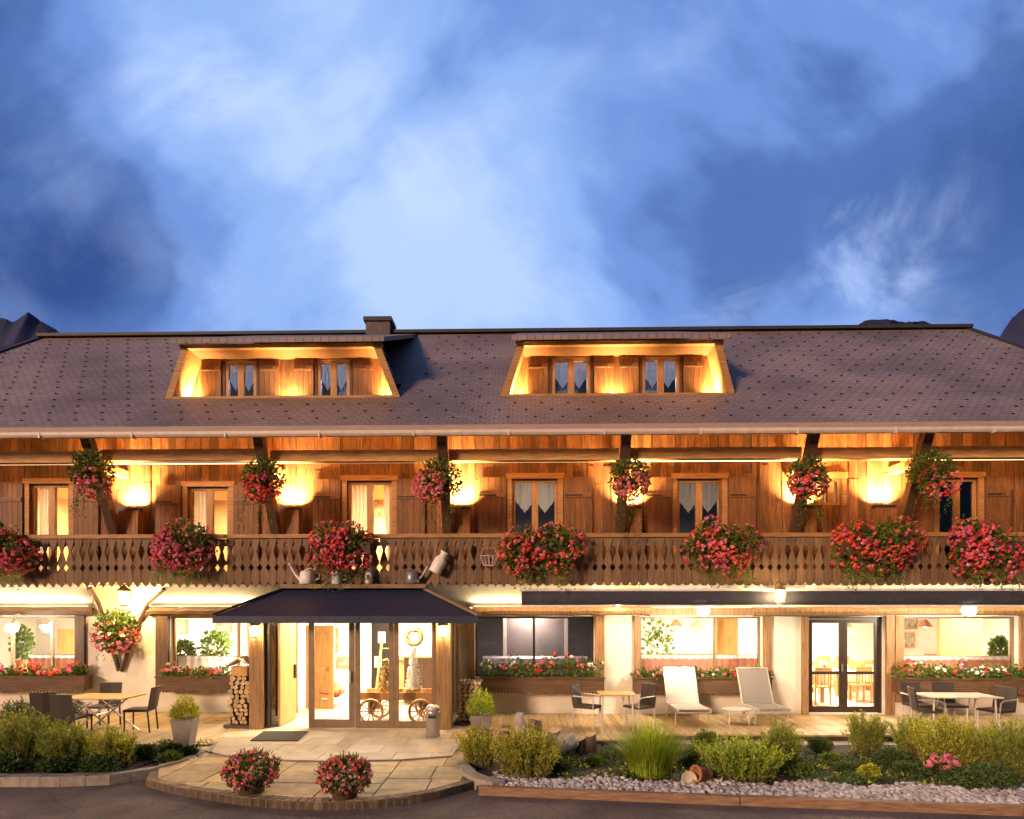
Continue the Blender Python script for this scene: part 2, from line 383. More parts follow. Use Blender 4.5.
def slate_mat():
    m = bpy.data.materials.new('slate_roof'); m.use_nodes = True; nt = m.node_tree; N = nt.nodes; L = nt.links
    p = N['Principled BSDF']; p.inputs['Roughness'].default_value = .62
    tc = N.new('ShaderNodeTexCoord')
    br = N.new('ShaderNodeTexBrick'); br.offset = .5
    br.inputs['Color1'].default_value = (.215, .155, .146, 1); br.inputs['Color2'].default_value = (.27, .195, .182, 1); br.inputs['Mortar'].default_value = (.11, .082, .082, 1)
    br.inputs['Scale'].default_value = 1; br.inputs['Mortar Size'].default_value = .012; br.inputs['Brick Width'].default_value = .2; br.inputs['Row Height'].default_value = .105
    br.inputs['Mortar Smooth'].default_value = .3
    L.new(tc.outputs['Object'], br.inputs['Vector'])
    n = N.new('ShaderNodeTexNoise'); n.inputs['Scale'].default_value = .45; n.inputs['Detail'].default_value = 8; L.new(tc.outputs['Object'], n.inputs['Vector'])
    mr = N.new('ShaderNodeMapRange'); L.new(n.outputs['Fac'], mr.inputs[0]); mr.inputs[1].default_value = .3; mr.inputs[2].default_value = .7; mr.inputs[3].default_value = .62; mr.inputs[4].default_value = 1.25
    hs = N.new('ShaderNodeHueSaturation'); L.new(br.outputs['Color'], hs.inputs['Color']); L.new(mr.outputs[0], hs.inputs['Value'])
    L.new(hs.outputs[0], p.inputs['Base Color'])
    b = N.new('ShaderNodeBump'); b.inputs['Strength'].default_value = .5; b.inputs['Distance'].default_value = .02; L.new(br.outputs['Fac'], b.inputs['Height']); b.invert = True
    L.new(b.outputs[0], p.inputs['Normal']); return m
M['slate'] = slate_mat()
def crack(m):
    nt = m.node_tree; N = nt.nodes; L = nt.links; p = N['Principled BSDF']; src = p.inputs['Base Color'].links[0].from_socket
    tc = N.new('ShaderNodeTexCoord'); n = N.new('ShaderNodeTexNoise'); n.inputs['Scale'].default_value = 1.4; n.inputs['Detail'].default_value = 8; L.new(tc.outputs['Object'], n.inputs['Vector'])
    va = N.new('ShaderNodeVectorMath'); va.operation = 'MULTIPLY_ADD'; va.inputs[1].default_value = (.9, .9, .9); L.new(n.outputs['Color'], va.inputs[0]); L.new(tc.outputs['Object'], va.inputs[2])
    v = N.new('ShaderNodeTexVoronoi'); v.feature = 'DISTANCE_TO_EDGE'; v.inputs['Scale'].default_value = .55; L.new(va.outputs[0], v.inputs['Vector'])
    mr = N.new('ShaderNodeMapRange'); L.new(v.outputs['Distance'], mr.inputs[0]); mr.inputs[2].default_value = .016; mr.inputs[3].default_value = .62; mr.inputs[4].default_value = 1
    mx = N.new('ShaderNodeMix'); mx.data_type = 'RGBA'; mx.blend_type = 'MULTIPLY'; mx.inputs[0].default_value = 1; L.new(src, mx.inputs[6]); L.new(mr.outputs[0], mx.inputs[7])
    g = N.new('ShaderNodeTexNoise'); g.inputs['Scale'].default_value = 90; L.new(tc.outputs['Object'], g.inputs['Vector']); m2 = N.new('ShaderNodeMapRange'); L.new(g.outputs['Fac'], m2.inputs[0]); m2.inputs[1].default_value = .35; m2.inputs[2].default_value = .65; m2.inputs[3].default_value = .6; m2.inputs[4].default_value = 1.35
    hs = N.new('ShaderNodeHueSaturation'); L.new(mx.outputs[2], hs.inputs['Color']); L.new(m2.outputs[0], hs.inputs['Value']); L.new(hs.outputs[0], p.inputs['Base Color'])
crack(M['asphalt'])

# ------------------------------------------------------------------ ground, mountains, road, paths
YW = 15.2
o = MB(); o.add([(-4000, -4000, -.28), (4000, -4000, -.28), (4000, 4000, -.28), (-4000, 4000, -.28)], [(0, 1, 2, 3)])
struct(o.build('ground', M['grass']))
def ridge(name, pts, Y, depth, seed):
    """a mountain ridge: crest line given as (pixel x, pixel y) at distance Y, falling away on both sides"""
    rg = random.Random(seed); b = MB(); crest = []
    for i in range(len(pts)-1):
        for k in range(8):
            t = k/8; px = pts[i][0]*(1-t)+pts[i+1][0]*t; py = pts[i][1]*(1-t)+pts[i+1][1]*t
            X, Z = at(px, py, Y); crest.append((X, Z+rg.uniform(-1, 1)*Y*.0007))
    n = len(crest); K = 26; vs = []
    for r in range(K+1):
        t = -1+2.0*r/K; base = (1-abs(t))**1.15
        for i, (X, Z) in enumerate(crest):
            q = Vector((X*3/depth+seed, t*2.4, seed*1.7)); rg_ = 1-abs(mnoise.fractal(q, .9, 2.1, 5))*1.1
            e_ = min(1, abs(t)*5)
            h = Z*base*(1-e_*.32*(1-rg_)) if base > 0 else -.5
            vs.append((X+e_*depth*.05*mnoise.noise(q*1.7), Y+t*depth, max(-.5, h)))
    fs = [(r*n+i, r*n+i+1, (r+1)*n+i+1, (r+1)*n+i) for r in range(K) for i in range(n-1)]
    b.add(vs, fs); return struct(b.build(name, M['mountain'], smooth=True))
ridge('mountain', [(-420, 330), (-250, 270), (-120, 300), (-40, 322), (2, 318), (14, 322), (28, 312), (42, 322), (50, 326), (57, 330), (64, 340), (90, 370), (200, 420), (330, 520)], 1500, 700, 3)
ridge('mountain', [(780, 480), (960, 370), (1000, 336), (1012, 318), (1030, 303), (1080, 275), (1200, 255), (1400, 300), (1600, 420)], 1100, 600, 5)
ridge('mountain', [(640, 470), (780, 370), (850, 330), (866, 320), (885, 319), (905, 322), (925, 321), (960, 335), (1100, 420)], 3200, 900, 9)

ro = MB(); ro.box(-60, 60, -20, 10.4, -.27, -.15)
struct(ro.build('road', M['asphalt']))

def clip(poly, region):
    out = poly; n = len(region)
    for i in range(n):
        a, b = region[i], region[(i+1) % n]; inp = out; out = []
        if not inp: return []
        def side(p): return (b[0]-a[0])*(p[1]-a[1])-(b[1]-a[1])*(p[0]-a[0])
        for j in range(len(inp)):
            p, q = inp[j], inp[(j+1) % len(inp)]; sp_, sq = side(p), side(q)
            if sp_ >= 0: out.append(p)
            if (sp_ >= 0) != (sq >= 0):
                t = sp_/(sp_-sq); out.append((p[0]+(q[0]-p[0])*t, p[1]+(q[1]-p[1])*t))
    return out
def ccw(p):
    a = sum(p[i][0]*p[(i+1) % len(p)][1]-p[(i+1) % len(p)][0]*p[i][1] for i in range(len(p)))
    return p if a > 0 else p[::-1]
# lower flagged apron with its curved front
arc_px = [(146, 779), (175, 786), (210, 792), (250, 797.5), (290, 800.5), (330, 801.5), (370, 800), (410, 796), (440, 790.5), (474, 781)]
ZL = -.03
arc = [gr(px, py, ZL) for px, py in arc_px]
back = [gr(478, 752, ZL), gr(470, 738, ZL), gr(190, 738, ZL), gr(160, 752, ZL)]
region = ccw(arc+back)
def inset(pts, d):
    cx = sum(p[0] for p in pts)/len(pts); cy = sum(p[1] for p in pts)/len(pts)+.8
    r = []
    for x, y in pts:
        v = Vector((cx-x, cy-y)); v.normalize(); r.append((x+v.x*d, y+v.y*d))
    return r
b = MB(); b.prism(region, -.26, ZL-.012, 'Z'); struct(b.build('apron_base', M['mortar']))
ia = inset(arc, .17); reg2 = ccw(ia+back)
def flags(rect, out, rg, mx=1.05, mn=.42):
    x0, y0, x1, y1 = rect; w, h = x1-x0, y1-y0
    if max(w, h) < mx*rg.uniform(.65, 1.15) or max(w, h) < 2*mn: out.append(rect); return
    t = rg.uniform(.38, .62)
    if w > h: flags((x0, y0, x0+w*t, y1), out, rg); flags((x0+w*t, y0, x1, y1), out, rg)
    else: flags((x0, y0, x1, y0+h*t), out, rg); flags((x0, y0+h*t, x1, y1), out, rg)
rects = []; flags((-7, 8, 1, 13.5), rects, random.Random(4))
b = MB()
for (x0, y0, x1, y1) in rects:
    p = clip([(x0+.012, y0+.012), (x1-.012, y0+.012), (x1-.012, y1-.012), (x0+.012, y1-.012)], reg2)
    if len(p) >= 3: b.prism(p, ZL-.02, ZL+rnd(-.003, .003), 'Z')
struct(b.build('flagstone_path', M['flag']))
# ring of setts along the curved edge
b = MB()
for i in range(len(arc)-1):
    k = 5
    for j in range(k):
        t0, t1 = (j+.06)/k, (j+.94)/k
        P = lambda A, t: (A[i][0]*(1-t)+A[i+1][0]*t, A[i][1]*(1-t)+A[i+1][1]*t)
        b.prism([P(arc, t0), P(arc, t1), P(ia, t1), P(ia, t0)], -.24, ZL+rnd(-.002, .008), 'Z')
struct(b.build('kerb', M['sett']))
# upper slab in front of the doors
slab = [gr(205, 750), gr(232, 756), (gr(290, 759.5)), gr(345, 760.5), gr(400, 759), gr(452, 755), gr(462, 742), gr(470, 722), gr(230, 722), gr(222, 735)]
sreg = ccw(slab); b = MB(); b.prism(sreg, -.2, -.010, 'Z'); struct(b.build('doorstep_base', M['step']))
b = MB()
for ix in range(12):
    for iy in range(6):
        x0, y0 = -7.2+ix*.62+(iy % 2)*.3, 10.4+iy*.62
        p = clip([(x0+.006, y0+.006), (x0+.614, y0+.006), (x0+.614, y0+.614), (x0+.006, y0+.614)], sreg)
        if len(p) >= 3: b.prism(p, -.03, rnd(-.002, .002), 'Z')
struct(b.build('doorstep_paving', M['slab']))

# decks
def deck(name, x0, x1, y0, y1, z, w=.14):
    b = MB(); x = x0
    while x < x1:
        e = min(x+w-.008, x1); b.box(x, e, y0+rnd(-.004, .004), y1, z-.035, z+rnd(-.002, .002)); x += w
    return struct(b.build(name, M['deck']))
XPL, XPR = ax(250, 13.2), ax(452, 13.2)
deck('terrace_deck', -16, XPL-.05, 11.6, YW-.005, 0)
deck('terrace_deck', XPR+.05, 2.3, 12.2, YW-.005, 0)
deck('terrace_deck', 2.31, 15, 12.75, YW-.005, 0)
b = MB(); b.box(-16, XPL-.05, 11.65, YW-.01, -.26, -.04); b.box(XPR+.05, 2.3, 12.25, YW-.01, -.26, -.04); b.box(2.3, 15, 12.8, YW-.01, -.26, -.04)
struct(b.build('deck_base', M['dark']))
b = MB(); b.box(1.9, 15, 12.22, 12.79, -.26, -.12); struct(b.build('terrace_step', M['step']))

# left planting bed
kl_px = [(-160, 777), (-60, 777), (0, 777), (60, 777), (110, 775), (150, 769), (185, 759.5), (207, 750)]
kl = [gr(px, py, .0) for px, py in kl_px]
kli = [(x-.02*(i > 5), y+.2) for i, (x, y) in enumerate(kl)]
kli[-1] = (kl[-1][0]-.16, kl[-1][1]+.12); kli[-2] = (kl[-2][0]-.1, kl[-2][1]+.2)
b = MB()
for i in range(len(kl)-1):
    k = 2 if i > 2 else 3
    for j in range(k):
        t0, t1 = (j+.012)/k, (j+.988)/k
        P = lambda A, t: (A[i][0]*(1-t)+A[i+1][0]*t, A[i][1]*(1-t)+A[i+1][1]*t)
        b.prism([P(kl, t0), P(kl, t1), P(kli, t1), P(kli, t0)], -.25, rnd(-.004, .004), 'Z')
struct(b.build('bed_kerb', M['kerb']))
b = MB(); b.prism(ccw([(x, y+.01) for x, y in kli]+[gr(222, 735), (XPL-.05, 11.58), (-16, 11.58)]), -.24, -.035, 'Z')
struct(b.build('soil_bed', M['soil']))
# right planting bed: timber edging, pebble strip, soil, rounded stone kerb
tl_px = [(478, 787), (740, 797), (1024, 807), (1300, 816)]
tl = [gr(px, py, -.03) for px, py in tl_px]
b = MB()
for i in range(3):
    (x0, y0), (x1, y1) = tl[i], tl[i+1]
    b.prism([(x0+.008, y0), (x1-.008, y1), (x1-.008, y1+.12), (x0+.008, y0+.12)], -.24, -.03, 'Z')
struct(b.build('timber_edging', M['timber']))
b = MB(); b.prism(ccw([(x, y+.125) for x, y in tl]+[(15, 12.21), (1.9, 12.21), (1.9, 12.24), (XPR+.1, 12.24), gr(462, 764, -.05)]), -.24, -.08, 'Z')
struct(b.build('soil_bed', M['soil']))
ks_px = [(492, 782), (478, 779), (464, 773), (456, 764), (458, 755)]
ks = [gr(px, py, .02) for px, py in ks_px]; ksi = [(x+.18, y+.1) for x, y in ks]
b = MB()
for i in range(4): b.prism([ks[i], ks[i+1], ksi[i+1], ksi[i]], -.24, .02+rnd(-.004, .004), 'Z')
struct(b.build('bed_kerb', M['kerb']))
# pebbles
b = MB(); rg = random.Random(2)
ico = bmesh.new(); bmesh.ops.create_icosphere(ico, subdivisions=1, radius=1); iv = [v.co.copy() for v in ico.verts]; ifc = [[v.index for v in f.verts] for f in ico.faces]; ico.free()
def pebble(b, x, y, z, r):
    sc = Vector((r*rg.uniform(.8, 1.4), r*rg.uniform(.8, 1.3), r*rg.uniform(.5, .8))); rz = rg.random()*3
    c, s_ = math.cos(rz), math.sin(rz); vs = []
    for v in iv:
        q = Vector((v.x*sc.x, v.y*sc.y, v.z*sc.z))*rg.uniform(.88, 1.1); vs.append((x+q.x*c-q.y*s_, y+q.x*s_+q.y*c, z+q.z))
    b.add(vs, ifc)
for k in range(2600):
    px = 492+560*rg.random(); f = (px-478)/546
    y0, y1 = 787+20*f-1.5, 776+13*f+3*math.sin(px*.06)+rg.uniform(-2, 2)
    X, Y = gr(px, y0+(y1-y0)*rg.random(), -.05); pebble(b, X, Y, -.06+rg.uniform(0, .03), rg.uniform(.022, .05))
for k in range(60):
    X, Y = gr(rg.uniform(145, 203), rg.uniform(748, 762), -.03); pebble(b, X, Y, -.03, rg.uniform(.02, .05))
struct(b.build('pebbles', M['pebble'], smooth=True), 'stuff')

# ------------------------------------------------------------------ the hotel
H = thing('hotel_building', 'long timber chalet hotel with slate roof, carved balcony and cream plaster ground floor', 'hotel')
YR, ZE, TP = 19.7, 6.39, .75
YE = 13.6; ZR = ZE+TP*(YR-YE)
XL, XR_ = ax(42, YR), ax(968, YR)              # ridge ends
EL, ER = XL-1.2, XR_+1.3                        # eave corners
def wallgrid(b, x0, x1, z0, z1, y0, y1, ops, mi=0):
    xs = sorted({x0, x1, *[min(max(v, x0), x1) for o in ops for v in o[:2]]}); zs = sorted({z0, z1, *[min(max(v, z0), z1) for o in ops for v in o[2:]]})
    def solid(i, j):
        if not (0 <= i < len(xs)-1 and 0 <= j < len(zs)-1): return False
        cx, cz = (xs[i]+xs[i+1])/2, (zs[j]+zs[j+1])/2
        return not any(o[0] < cx < o[1] and o[2] < cz < o[3] for o in ops)
    for i in range(len(xs)-1):
        for j in range(len(zs)-1):
            if not solid(i, j): continue
            a, c, d, e = xs[i], xs[i+1], zs[j], zs[j+1]
            b.add([(a, y0, d), (c, y0, d), (c, y0, e), (a, y0, e)], [(0, 1, 2, 3)], mi)
            b.add([(a, y1, d), (c, y1, d), (c, y1, e), (a, y1, e)], [(3, 2, 1, 0)], mi)
            if not solid(i-1, j): b.add([(a, y0, d), (a, y1, d), (a, y1, e), (a, y0, e)], [(3, 2, 1, 0)], mi)
            if not solid(i+1, j): b.add([(c, y0, d), (c, y1, d), (c, y1, e), (c, y0, e)], [(0, 1, 2, 3)], mi)
            if not solid(i, j-1): b.add([(a, y0, d), (c, y0, d), (c, y1, d), (a, y1, d)], [(3, 2, 1, 0)], mi)
            if not solid(i, j+1): b.add([(a, y0, e), (c, y0, e), (c, y1, e), (a, y1, e)], [(0, 1, 2, 3)], mi)
def PX(px): return ax(px, YW)
ZS, ZT = .86, 2.30                               # sill and head of the ground windows
GW = {'w1': (PX(-60), PX(76)), 'w2': (PX(170), PX(247)), 'w3': (PX(475), PX(594)), 'w4': (PX(640), PX(762)), 'd': (PX(808), PX(884)), 'w5': (PX(903), PX(1018))}
LOB = (PX(292), PX(440))
ops = [(GW[k][0], GW[k][1], ZS, ZT) for k in ('w1', 'w2', 'w3', 'w4', 'w5')]+[(GW['d'][0], GW['d'][1], .02, ZT), (LOB[0], LOB[1], -.3, 2.42)]
b = MB(); wallgrid(b, -15.6, 14.2, -.3, 3.05, YW, YW+.3, ops); b.build('plaster_wall', M['plaster'], H, recalc=False)
# side and rear walls
b = MB(); b.box(-15.6, -15.3, YW+.3, 24, -.3, 6.9); b.box(13.9, 14.2, YW+.3, 24, -.3, 6.9); b.box(-15.3, 13.9, 23.7, 24, -.3, 6.9); b.build('plaster_wall', M['plaster'], H)

# coves under the balcony
def cove(xa0, xa1, xb0, xb1):
    """xa: left end at wall / front, xb: right end at wall / front"""
    b = MB(); n = 8; L_, R_ = [], []
    for i in range(n+1):
        t = i/n; y = YW-.003-1.15*t; z = 2.53+.49*(t**.75)
        L_.append((xa0+(xa1-xa0)*t, y, z)); R_.append((xb0+(xb1-xb0)*t, y, z))
    top = [(xa1, YW-1.153, 3.045), (xb1, YW-1.153, 3.045), (xb0, YW-.003, 3.045), (xa0, YW-.003, 3.045)]
    vs = L_+R_+top; k = n+1
    fs = [(i, k+i, k+i+1, i+1) for i in range(n)]
    t0 = 2*k
    fs += [(n, k+n, t0+1, t0), (t0, t0+1, t0+2, t0+3), tuple(range(0, n+1))+(t0, t0+3), tuple(k+i for i in range(n, -1, -1))+(t0+2, t0+1)]
    b.add(vs, fs); b.build('cove', M['plaster'], H)
Y0c = YW-1.15
cove(-15.5, -15.5, PX(95), ax(84, Y0c)); cove(PX(147), ax(172, Y0c), PX(598), ax(590, Y0c))
cove(PX(640), ax(650, Y0c), PX(766), ax(756, Y0c)); cove(PX(805), ax(818, Y0c), 14.1, 14.1)

# upper wall: single boards round the openings
FW = [(30, 70, 484), (188, 229, 487), (347, 392, 481), (512, 558, 479), (677, 722, 479), (938, 978, 478)]
UO = [(PX(a), PX(c), 3.17, at(a, t, YW)[1]) for a, c, t in FW]
small = (PX(822), PX(842), at(830, 505, YW)[1], at(830, 478, YW)[1]); UO.append(small)
b = MB(); x = -15.6; rg = random.Random(11)
while x < 14.2:
    w = rg.uniform(.13, .24); e = min(x+w, 14.2); y0 = YW-rg.uniform(.0, .025); c = (x+e)/2
    segs = [(3.06, 7.35)]
    for (a, bb, z0, z1) in UO:
        if a-.04 < c < bb+.04: segs = [(3.06, z0), (z1, 7.35)] if z0 > 3.3 else [(z1, 7.35)]
    for z0, z1 in segs:
        cut = rg.uniform(4.9, 5.9)
        if z0 < cut < z1 and rg.random() < .6: b.box(x, e-.006, y0, YW+.05, z0, cut-.004); b.box(x, e-.006, y0+.008, YW+.05, cut, z1)
        else: b.box(x, e-.006, y0, YW+.05, z0, z1)
    x = e
b.build('boarded_wall', M['board'], H)
b = MB(); wallgrid(b, -15.6, 14.2, 3.06, 7.3, YW+.051, YW+.2, UO); b.build('wall_backing', M['dark'], H, recalc=False)

def vcurtain(b, x0, x1, z0, z1, y, left, amp=.02, fr=(.17, .14)):
    """lace panel, long at the outer edge and cut away towards the middle"""
    n = 18; vs = []; fs = []
    for i in range(n+1):
        t = i/n; x = x0+(x1-x0)*t; yy = y+amp*math.sin(t*22)
        s_ = t if left else 1-t
        low = z1-(z1-z0)*(fr[0]+fr[1]*(1-abs(2*s_-1))+.012*abs(math.sin(t*40)))
        vs += [(x, yy, low), (x, yy, z1)]
    for i in range(n): fs.append((2*i, 2*i+2, 2*i+3, 2*i+1))
    b.add(vs, fs)
def scurtain(b, x0, x1, z0, z1, y, tie=.5, left=True, amp=.025):
    """full-length side curtain gathered towards one side at mid height"""
    n, k = 20, 12; vs = []
    for j in range(k+1):
        q = j/k; z = z0+(z1-z0)*q; w = 1-tie*math.exp(-((q-.35)/.22)**2)
        for i in range(n+1):
            t = i/n; u = t*w if left else 1-(1-t)*w
            vs.append((x0+(x1-x0)*u, y+amp*math.sin(t*30), z))
    b.add(vs, [(j*(n+1)+i, j*(n+1)+i+1, (j+1)*(n+1)+i+1, (j+1)*(n+1)+i) for j in range(k) for i in range(n)])
def upper_window(x0, x1, z0, z1, y, kind, sill=False, fr='gold', yi=None):
    """casement: frame with two leaves (parent), panes and curtains its children"""
    b = MB(); f = .075; xm = (x0+x1)/2
    b.box(x0, x0+f, y, y+.09, z0, z1); b.box(x1-f, x1, y, y+.09, z0, z1); b.box(x0+f, x1-f, y, y+.09, z1-f, z1); b.box(x0+f, x1-f, y, y+.09, z0, z0+f)
    b.box(xm-.075, xm+.075, y-.012, y+.085, z0+f, z1-f)
    w = b.build('window', M[fr], H)
    for a, c in ((x0+f, xm-.075), (xm+.075, x1-f)):
        p = MB(); p.box(a, c, y+.04, y+.048, z0+f, z1-f); p.build('pane', M['glassr' if kind in ('dim', 'dormer') else 'glass'], w)
    c = MB()
    if kind in ('dim', 'dormer'):
        fr_ = (.18, .13) if kind == 'dim' else (.34, .26)
        vcurtain(c, x0+f, xm-.01, z0+f, z1-f, y+.06, True, .008, fr_); vcurtain(c, xm+.01, x1-f, z0+f, z1-f, y+.06, False, .008, fr_)
    elif kind == 'side':
        scurtain(c, x0+f, xm, z0+f, z1-f, y+.14, .55, True)
    elif kind == 'lit':
        scurtain(c, x0+f, xm-.02, z0+f, z1-f, y+.14, .6, True); scurtain(c, xm+.3, x1-f, z0+f, z1-f, y+.14, .6, False)
    elif kind == 'small':
        scurtain(c, x0+f, x1-f, z0+f, z1-f, y+.13, 0, True)
    c.build('curtain', M['lace'], w, recalc=False)
    return w
def casing(x0, x1, z0, z1, y, wd=.12, m='goldx'):
    b = MB(); b.box(x0-wd, x0, y-.035, y+.03, z0, z1); b.box(x1, x1+wd, y-.035, y+.03, z0, z1); b.box(x0-wd-.03, x1+wd+.03, y-.05, y+.03, z1, z1+.13)
    b.build('window_casing', M[m], H)
def shutter(x0, x1, z0, z1, y, m='shutter'):
    b = MB(); n = max(3, round((x1-x0)/.13)); w = (x1-x0)/n
    for i in range(n): b.box(x0+i*w+.003, x0+(i+1)*w-.003, y, y+.03, z0, z1)
    for zz in (z0+.18*(z1-z0), z0+.82*(z1-z0)): b.box(x0+.02, x1-.02, y-.022, y-.002, zz-.05, zz+.05)
    s_ = b.build('shutter', M[m], H)
    for zz in (z0+.18*(z1-z0), z0+.82*(z1-z0)):
        h = MB(); h.box(x0+.03, x0+.03+.6*(x1-x0), y-.03, y-.0235, zz-.016, zz+.016); h.build('hinge', M['iron'], s_)
kinds = ['lit', 'side', 'lit', 'dim', 'dim', 'dim']
for (x0, x1, z0, z1), k in zip(UO[:6], kinds):
    upper_window(x0, x1, z0, z1, YW+.06, k, fr='gold'); casing(x0, x1, z0, z1, YW)
    sw = (x1-x0)*.62
    shutter(x0-.13-sw, x0-.13, z0+.03, z1+.03, YW-.075)
    shutter(x1+.13, x1+.13+sw, z0+.03, z1+.03, YW-.075)
upper_window(*small, YW+.06, 'small'); casing(*small, YW, .09)
# rooms behind the upper windows
def room(x0, x1, y0, y1, z0, z1, m, name='room', floor='oak'):
    b = MB(); b.add([(x0, y0, z0), (x1, y0, z0), (x1, y1, z0), (x0, y1, z0), (x0, y0, z1), (x1, y0, z1), (x1, y1, z1), (x0, y1, z1)],
                    [(3, 2, 6, 7), (0, 3, 7, 4), (2, 1, 5, 6), (4, 7, 6, 5)], 0)
    b.add([(x0, y0, z0), (x1, y0, z0), (x1, y1, z0), (x0, y1, z0)], [(0, 1, 2, 3)], 1)
    return b.build(name, [M[m], M[floor]], H, recalc=False)
for i, (x0, x1, z0, z1) in enumerate(UO[:6]):
    xc = (x0+x1)/2; litr = i in (0, 1, 2)
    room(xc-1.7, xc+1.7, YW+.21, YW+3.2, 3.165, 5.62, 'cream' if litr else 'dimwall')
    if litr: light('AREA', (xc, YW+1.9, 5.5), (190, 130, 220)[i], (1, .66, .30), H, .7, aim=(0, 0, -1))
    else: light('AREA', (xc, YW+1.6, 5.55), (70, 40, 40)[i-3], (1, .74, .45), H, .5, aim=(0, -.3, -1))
xs = (small[0]+small[1])/2
room(xs-.8, xs+.8, YW+.21, YW+2, 3.165, 5.62, 'cream'); light('AREA', (xs, YW+1, 5.5), 14, (1, .66, .36), H, .4, aim=(0, 0, -1))

# balcony
b = MB(); b.box(-15.5, 14.1, 13.95, YW-.03, 3.06, 3.16); b.build('balcony_floor', M['railx'], H)
YB = 13.9
prof_l = [(2.955, .004), (3.075, .090), (3.30, .090), (3.385, .034), (3.47, .090), (3.51, .090), (3.74, .022), (3.97, .088), (4.02, .088)]
prof_r = [(2.985, .028), (3.0, .055), (3.03, .078), (3.07, .090), (3.30, .090), (3.385, .034), (3.47, .090), (3.51, .090), (3.74, .022), (3.97, .088), (4.02, .088)]
b = MB(); x = -14.4; pitch = .188; rg = random.Random(8)
while x < 14.0:
    pr = prof_l if x < ax(512, YB) else prof_r
    dx, dz = rg.uniform(-.004, .004), rg.uniform(-.006, .006)
    poly = [(x+dx+h, z+dz) for z, h in pr]+[(x+dx-h, z+dz) for z, h in pr[::-1]]
    yy = YB+rg.uniform(-.004, .004); n = len(pr)
    vs = [(u, yy, w) for u, w in poly]+[(u, yy+.028, w) for u, w in poly]; N2 = 2*n
    fs = []
    for i in range(n-1):
        q = N2-1-i
        fs += [(i, i+1, q-1, q), (N2+i, N2+q, N2+q-1, N2+i+1)]
    fs += [(i, (i+1) % N2, N2+(i+1) % N2, N2+i) for i in range(N2)]
    b.add(vs, fs); x += pitch
b.build('balustrade', M['rail'], H)
b = MB(); b.box(-14.5, 14.1, YB-.05, YB+.09, 4.03, 4.115); b.build('handrail', M['goldx'], H)
b = MB(); b.box(-14.5, 14.1, YB+.03, YB+.085, 3.86, 3.95); b.box(-14.5, 14.1, YB+.03, YB+.085, 3.17, 3.27); b.build('balcony_rail', M['railx'], H)
ST = [ax(p, 14.2) for p in (97, 265, 444, 624, 807, 918)]
ST = [ST[0]-3.9]+ST+[ST[-1]+3.6]
for x in ST:
    b = MB(); b.beam((x, YW-.1, 3.75), (x, 13.86, 6.26), .2, .2); b.build('roof_strut', M['dark'], H)
    b = MB(); b.box(x-.1, x+.1, 14.3, YW-.02, 5.62, 5.79); b.build('tie_beam', M['goldx'], H)
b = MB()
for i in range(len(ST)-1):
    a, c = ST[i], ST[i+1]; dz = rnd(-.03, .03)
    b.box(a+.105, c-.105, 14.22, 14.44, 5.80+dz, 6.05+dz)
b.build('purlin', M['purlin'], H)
for i in range(len(ST)-1):
    a, c = ST[i]+.12, ST[i+1]-.12
    b = MB(); b.box(a, c, 14.445, 14.465, 5.79, 5.803); b.build('light_strip', M['strip'], H)
    light('AREA', ((a+c)/2, 14.50, 5.80), 3, (1, .60, .22), H, c-a, aim=(0, .8, -.35), sy=.05)
    light('AREA', ((a+c)/2, 14.50, 5.84), 14, (1, .60, .22), H, c-a, aim=(0, -.25, 1), sy=.05)
b = MB(); x = EL+.8
while x < ER-.8:
    b.beam((x, 14.6, ZE-.30+TP*(14.6-YE)), (x, YW-.02, ZE-.30+TP*(YW-.1-YE)), .12, .17); x += .92
b.build('rafter', M['goldx'], H)
# soffit boards under the eave
b = MB(); t = TP
for i in range(9):
    y0 = YE+.05+i*.19; y1 = y0+.185
    b.add([(EL+.3, y0, ZE-.17+t*(y0-YE)), (ER-.3, y0, ZE-.17+t*(y0-YE)), (ER-.3, y1, ZE-.17+t*(y1-YE)), (EL+.3, y1, ZE-.17+t*(y1-YE))], [(0, 1, 2, 3)])
b.build('soffit', M['goldx'], H, recalc=False)
# boarded uplight columns beside the struts, each with its lamp
for i, x in enumerate(ST[1:-1]):
    b = MB(); s0, s1 = (x+.02, x+.52) if i != 5 else (x-.55, x-.05)
    for k in range(3):
        a = s0+(s1-s0)*k/3; b.box(a, a+(s1-s0)/3-.005, YW-.32, YW-.028, 3.165, 4.80)
    b.build('uplight_column', M['board'], H)

# roof
DORM = [((165, 400), (181, 381)), ((500, 735), (517, 722))]
YD = 15.05; ZD0 = at(400, 396, YD)[1]; ZD1 = at(400, 347, YD)[1]
def zr(y): return ZE+TP*(y-YE)
dr = [(ax(d[0][0], YD), ax(d[0][1], YD), ax(d[1][0], YD), ax(d[1][1], YD)) for d in DORM]
YBK = 15.75
b = MB()
def hx(y): f = (y-YE)/(YR-YE); return EL+(XL-EL)*f, ER+(XR_-ER)*f
def strip(y0, y1, cuts):
    l0, r0 = hx(y0); l1, r1 = hx(y1); bound = [(l0, l1)]+[(q, q) for c in cuts for q in c]+[(r0, r1)]
    for i in range(0, len(bound), 2):
        (a0, a1), (c0, c1) = bound[i], bound[i+1]
        b.add([(a0, y0, zr(y0)), (c0, y0, zr(y0)), (c1, y1, zr(y1)), (a1, y1, zr(y1))], [(0, 1, 2, 3)])
strip(YE, YD, []); strip(YD, YBK+.1, [(d[0]+.12, d[1]-.12) for d in dr]); strip(YBK+.1, YBK+1.35, [(d[0]+.6, d[1]-.6) for d in dr]); strip(YBK+1.35, YR, [])
yb = 2*YR-YE
